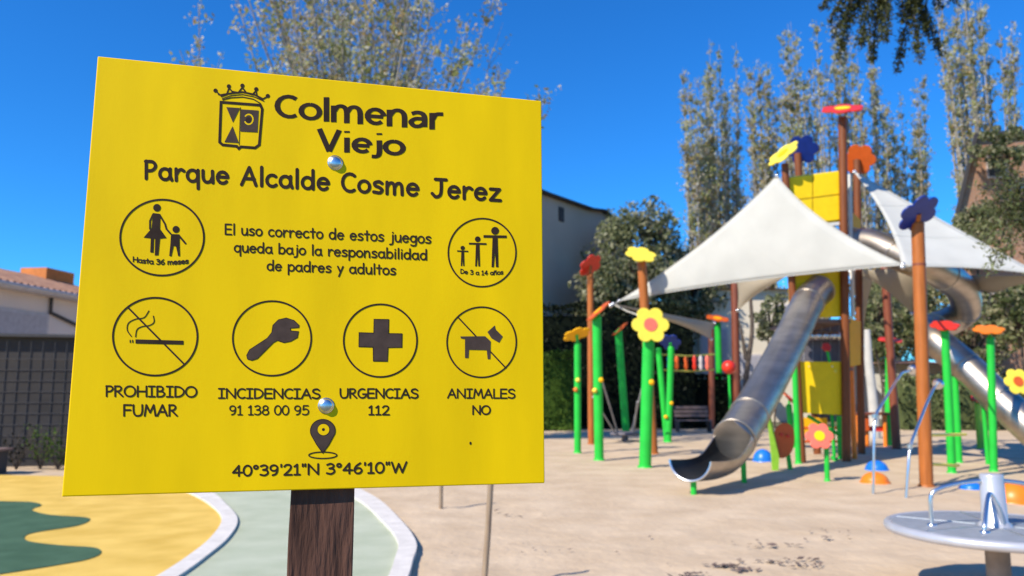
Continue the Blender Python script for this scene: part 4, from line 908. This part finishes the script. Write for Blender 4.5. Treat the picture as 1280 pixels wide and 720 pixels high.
def fan_tree():
    Y = 22; b = P(436, 490, Y); b.z = 0
    rt = thing('poplar_tree', 'broad spreading poplar whose fanned branches rise above the top of the sign', 'tree', (b.x, b.y, 0)); lv = []; br = MB()
    fork = b+Vector((0, 0, 4.4))
    MB().tube(smooth_path([b+Vector((0, 0, -.2)), b+Vector((.05, 0, 2)), fork, fork+Vector((.05, 0, 1.5))], 4), [.34-.018*i for i in range(13)], 10).build('trunk', 'bark', rt)
    for k in range(76):
        core = k < 48
        th = random.gauss(0, 10) if core else random.choice((-1, 1))*random.uniform(22, 42)
        dep = random.gauss(0, 14); L = random.uniform(8.5, 11.5) if core else random.uniform(5.6, 8.2)
        s_ = fork+Vector((random.uniform(-.2, .2), random.uniform(-.2, .2), random.uniform(-.6, 1.2)))
        d = Vector((math.sin(R(th)), math.sin(R(dep)), math.cos(R(th)))).normalized(); side = Vector((math.copysign(1, th), 0, 0))
        bow = .35 if core else random.uniform(.6, 1.5)
        tip = s_+d*L+(Vector((0, 0, -random.uniform(0, 1.6))) if not core else Vector((0, 0, 0)))
        pts = smooth_path([s_, s_+d*L*.3+side*bow*.5, s_+d*L*.65+side*bow, tip+side*bow*.3], 7)
        br.tube(pts, [max(.012, .06*(1-i/len(pts))) for i in range(len(pts))], 5)
        for t in range(44 if core else 30):
            f = random.uniform(.3, 1); p = pts[min(len(pts)-1, int(f*(len(pts)-1)))]; L2 = random.uniform(.4, 1.25)*(1.2-.5*f); aa = random.uniform(0, 6.28)
            e = p+Vector((math.cos(aa)*L2*.6, math.sin(aa)*L2*.6, L2*random.uniform(-.1, 1.0)))+d*L2*.3
            if t % 2 == 0: br.tube([p, (p+e)/2+Vector((0, 0, -.04)), e], [.012, .008, .004], 3, caps=False)
            if random.random() < .2: continue
            for _ in range(random.randint(5, 19)):
                q = p.lerp(e, random.uniform(.25, 1.05)); lv.append((q.x+random.gauss(0, .09), q.y+random.gauss(0, .09), q.z+random.gauss(0, .09)))
    br.build('branches', 'bark', rt); leaf_obj(lv, .145, L_pop, rt)
fan_tree()
for (lab, px, Y, ty, hw, n_) in (
    ('slim poplar nearest the open sky, left of the tower', 884, 44, 78, 20, 7), ('tall poplar with three pale stems, second left of the tower', 908, 47, 52, 22, 8),
    ('narrow poplar standing alone behind the yellow tower flower', 962, 46, 66, 22, 7), ('tall poplar directly behind the tower, left of its red flower', 1030, 44, 8, 30, 9),
    ('tallest poplar right of the red tower flower, below the conifer', 1092, 45, 15, 30, 9), ('short thin poplar in the sky gap right of the tower', 1150, 48, 98, 26, 7),
    ('thick poplar reaching out of the frame beside the brick house', 1250, 42, -60, 34, 14), ('low poplar between the tower and the navy flower', 1118, 52, 190, 46, 8),
    ('low bushy poplar left of the tower behind the white sail', 930, 52, 178, 36, 8)):
    poplar(lab, px, Y, ty, hw*1.5, int(n_*2.0), leaf=.18, dens=19, twigs=74, z_lo=.08, tw_len=1.25)
def clump_tree(label, px, Y, cy, rx, ry, clumps, mats, group=None, leaf=.2, per=60, name='olive_tree', cat='tree', bark='dkbark', cr=.28, rd=None):
    c = P(px, cy, Y); ax, az = rx*Y/FPX, ry*Y/FPX; rt = thing(name, label, cat, (c.x, c.y, 0), group); lv = []; br = MB(); b = Vector((c.x, c.y, -.1))
    tr = MB().tube(smooth_path([b, b+Vector((.1, 0, c.z*.4)), b+Vector((-.1, 0, c.z*.8)), c], 4), [max(.04, .09*az*.4*(1-i/14)) for i in range(13)], 8)
    for k in range(clumps):
        th = random.uniform(0, 6.28); ph = math.acos(random.uniform(-.9, 1)); rr = random.uniform(.35, 1)**.5*random.uniform(.75, 1.08)
        d = Vector((math.sin(ph)*math.cos(th)*ax, math.sin(ph)*math.sin(th)*(rd or ax)*.9, math.cos(ph)*az))*rr; q = c+d
        if q.z < .1: q.z = .15
        if k % 3 == 0: br.tube([c-Vector((0, 0, az*.5)), c+d*.5, q], [.06, .035, .008], 4, caps=False)
        s_ = cr*min(ax, az)*random.uniform(.6, 1.3)
        pts = RNG.normal(size=(per, 3)); pts /= np.linalg.norm(pts, axis=1)[:, None]; pts *= (RNG.uniform(.2, 1, per)**.4)[:, None]*s_
        pts[:, 2] = pts[:, 2]*.8; pp = pts+np.array(q); pp[:, 2] = np.maximum(pp[:, 2], .03); lv.append(pp)
    tr.build('trunk', bark, rt); br.build('branches', bark, rt); leaf_obj(np.concatenate(lv), leaf, mats, rt); return rt
clump_tree('grey green olive tree in front of the gable, behind the yellow flower', 800, 38, 330, 62, 88, 150, L_olive, leaf=.26, per=60)
clump_tree('lower dark olive tree left of the white sail tip', 762, 36, 372, 44, 52, 70, L_olive, leaf=.26, per=60)
clump_tree('small olive tree behind the white sail, left of the poplars', 858, 40, 372, 42, 70, 90, L_olive, leaf=.26, per=60)
clump_tree('leafy tree with light foliage seen under the sail beside the slide', 962, 33, 398, 26, 40, 34, L_olive, leaf=.22, per=50, name='young_tree')
# dark hedge: a clipped box of leaves around a twiggy core
def hedge(label, x0, x1, ytop, Y, mats, depth=1.8, leaf=.16, dens=420, name='hedge', core='dkbark', ybase=None, wob=.2):
    a, b = P(x0, ytop, Y), P(x1, ytop, Y); h = a.z; w = b.x-a.x; rt = thing(name, label, 'hedge', ((a.x+b.x)/2, Y+depth/2, 0)); lv = []
    N = int(dens*(w*h+w*depth))
    for _ in range(N):
        x = random.uniform(a.x, b.x); f = random.random(); bul = wob*noise.noise(Vector((x*.9, h, Y)))*2
        if f < h/(h+depth): z = random.uniform(0, h); y = Y+wob*noise.noise(Vector((x*1.3, z*1.3, 3)))*1.5+abs(random.gauss(0, .12)); z2 = z*(1+bul*.12)
        else: y = random.uniform(Y, Y+depth); z2 = h*(1+bul*.12)-abs(random.gauss(0, .1))+wob*.5*noise.noise(Vector((x*3, y*3, 1)))
        lv.append((x, y, z2))
    st = MB()
    for i in range(int(w/.5)+1): st.tube([(a.x+i*.5, Y+depth/2, -.1), (a.x+i*.5+random.uniform(-.2, .2), Y+depth/2, h*.9)], .04, 5)
    st.build('stem', core, rt)
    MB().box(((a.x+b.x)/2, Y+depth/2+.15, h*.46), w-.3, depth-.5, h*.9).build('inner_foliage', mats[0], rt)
    leaf_obj(lv, leaf, mats, rt, name='foliage'); return rt
hedge('tall dark clipped hedge in deep shade behind the left play posts', 655, 872, 380, 33, L_shaded, leaf=.2, dens=60)
hedge('lower dark hedge behind the bench and the rope bridge', 825, 930, 468, 34, L_shaded, leaf=.2, dens=60)
hedge('bright green rounded bush beside the sign edge', 655, 721, 440, 30.5, L_lime, leaf=.15, dens=160, name='bush', wob=.35)
hedge('long low shrub hedge in the background under the sails', 1125, 1340, 470, 31, L_pale[:2]+L_shaded[1:], leaf=.2, dens=70, wob=.4)
for (lab, px, Y, cy, rx, ry, n_) in (
    ('pale leafy shrub behind the posts right of the tower', 1095, 33, 400, 34, 52, 60), ('tall leafy shrub behind the navy flower post', 1150, 35, 400, 36, 50, 60),
    ('shrub with light leaves below the spiral of the slide', 1215, 33, 430, 44, 44, 70), ('shrub at the right frame edge above the lower slide', 1275, 30, 395, 44, 50, 80),
    ('climbing greenery on the lower left of the brick house', 1222, 32.5, 300, 34, 48, 60), ('climbing greenery on the top of the brick house', 1254, 32.5, 186, 34, 30, 40)):
    clump_tree(lab, px, Y, cy, rx, ry, n_, L_pale, group='background shrubs at the right', leaf=.22, per=46, name='shrub', cat='shrub')
for (lab, px, n_) in (('dense leafy tree filling the gap behind the dark brown post right of the tower', 1112, 60), ('dense leafy tree behind the spiral bend of the slide', 1180, 60), ('dense leafy tree behind the right end of the white sail', 1240, 60)):
    clump_tree(lab, px, 41, 405, 48, 62, n_, L_pale+L_olive[:1], group='background trees under the sails', leaf=.26, per=60, name='leafy_tree')
# white trunk
wt = thing('birch_trunk', 'white bare trunk standing behind the tower', 'tree', G(1091, 548)); Yw = G(1091, 548).y
MB().tube(smooth_path([G(1094, 548)+Vector((0, 0, -.1)), P(1091, 500, Yw), P(1086, 455, Yw), P(1085, 432, Yw), P(1084, 412, Yw)], 4), [Yw/FPX/2*(13-.35*i) for i in range(17)], 10).build('trunk', 'whitebark', wt)
for p, e in (): MB().tube([P(*p, Yw), P(*e, Yw)], [.08, .03], 6).build('branch', 'whitebark', wt)
for (x0, x1, yb, nm) in ((930, 936, 540, 'dark bare trunk seen left of the tube slide'),):
    t_ = thing('tree_trunk', nm, 'tree', G(x0, yb)); Yw = G(x0, yb).y
    MB().tube(smooth_path([G(x0, yb)+Vector((0, 0, -.1)), P((x0+x1)/2, 470, Yw), P(x1+4, 415, Yw), P(x1+2, 370, Yw)], 4), [8*Yw/FPX/2*(1-.04*i) for i in range(13)], 8).build('trunk', 'dkbark' if x0 < 1000 else 'whitebark', t_)
    MB().tube([P((x0+x1)/2, 450, Yw), P(x0-6, 400, Yw)], [.1, .03], 6).build('branch', 'dkbark' if x0 < 1000 else 'whitebark', t_)
# plants by the left wall
for (lab, px, py, h, n_) in (('yellow green leafy plant by the dark wall, centre', 50, 588, .95, 60), ('small leafy plant by the dark wall, right', 72, 588, .6, 40), ('dark leafy plant by the dark wall, left', 20, 588, .8, 40), ('low plant at the base of the dark wall near the sign edge', 92, 588, .55, 30)):
    b = G(px, py); b.z = 0; rt = thing('leafy_plant', lab, 'plant', b, 'plants along the dark left wall'); lv = []; st = MB()
    for _ in range(12):
        a = random.uniform(0, 6.28); e = b+Vector((math.cos(a)*.28, math.sin(a)*.28, h*random.uniform(.6, 1.1))); st.tube([b, b.lerp(e, .5), e], [.01, .007, .003], 4, caps=False)
        for _ in range(n_//4): q = b.lerp(e, random.uniform(.3, 1)); lv.append((q.x+random.gauss(0, .06), q.y+random.gauss(0, .06), q.z+random.gauss(0, .05)))
    st.build('stems', 'dkbark', rt); leaf_obj(lv, .08, L_lime if 'yellow' in lab or 'right' in lab else L_shaded, rt, name='foliage')
# conifer standing just outside the right edge, its limbs reaching into the picture
Yc = 9.0; tb = P(1500, 490, Yc)
cn = thing('conifer_tree', 'dark conifer whose drooping branches hang in at the top and right edge', 'tree', (tb.x, tb.y, 0))
MB().tube([(tb.x, tb.y, -.2), (tb.x-.1, tb.y, 3), (tb.x+.05, tb.y, 7), (tb.x, tb.y, 10)], [.2, .17, .1, .04], 12).build('trunk', 'dkbark', cn)
limbs = MB(); lv = []
def limb(pts, subs, needle_n=26, spread=.1):
    p = smooth_path([P(*q) for q in pts], 8); limbs.tube(p, [.035*(1-.85*i/len(p)) for i in range(len(p))], 6)
    for (f, ex, ey, dY) in subs:
        s_ = p[int(f*(len(p)-1))]; e = P(ex, ey, s_.y+dY); m_ = (s_+e)/2+Vector((0, 0, .04)); q = smooth_path([s_, m_, e], 8); limbs.tube(q, [.014*(1-.8*i/len(q)) for i in range(len(q))], 5)
        L = (e-s_).length; nT = int(L/.010)
        for k in range(nT):
            t = random.uniform(.12, 1); c = q[int(t*(len(q)-1))]; 
            for _ in range(needle_n//4):
                g_ = RNG.normal(size=3)*spread*.5*(1.1-.5*t); lv.append((c.x+g_[0], c.y+g_[1], c.z+g_[2]*.8-.01))
limb([(1500, -60, Yc), (1300, -60, 9.2), (1150, -45, 9.4), (1060, -20, 9.4)], [(.98, 1048, 78, 0), (.92, 1040, 50, .3), (.9, 1075, 60, -.2), (.85, 1090, 80, .1), (.8, 1105, 55, -.3), (.78, 1180, 72, .2), (.74, 1160, 46, .1), (.7, 1120, 95, .4), (.72, 1150, 82, -.1), (.66, 1175, 12, .3), (.6, 1195, 5, .0), (1., 1025, 12, .1), (.96, 1035, 30, .1), (.88, 1062, 30, .2), (.82, 1100, 30, .2), (.77, 1130, 30, .0)])
nl = len(lv)
limb([(1500, 150, Yc), (1400, 170, 9.0), (1310, 225, 9.1), (1262, 262, 9.2)], [(1., 1230, 255, 0), (.98, 1236, 290, .2), (.95, 1222, 232, .1), (.9, 1252, 330, 0), (.86, 1282, 320, .1), (.9, 1262, 215, .2), (.85, 1275, 245, -.1), (.95, 1248, 275, -.1), (.8, 1292, 290, 0), (.97, 1238, 345, .1), (.88, 1268, 280, .1), (.93, 1215, 262, .3), (.92, 1225, 310, .1), (.9, 1240, 222, .3), (.86, 1270, 300, .3), (.84, 1290, 235, .2), (.95, 1210, 292, .4), (.88, 1256, 200, .3)], needle_n=12, spread=.17)
limbs.build('branches', 'dkbark', cn); leaf_obj(lv[:nl], .07, L_pine, cn, name='needles', aspect=.3); leaf_obj(lv[nl:], .07, L_pine[:2]+L_pale[:3], cn, name='needles', aspect=.3)
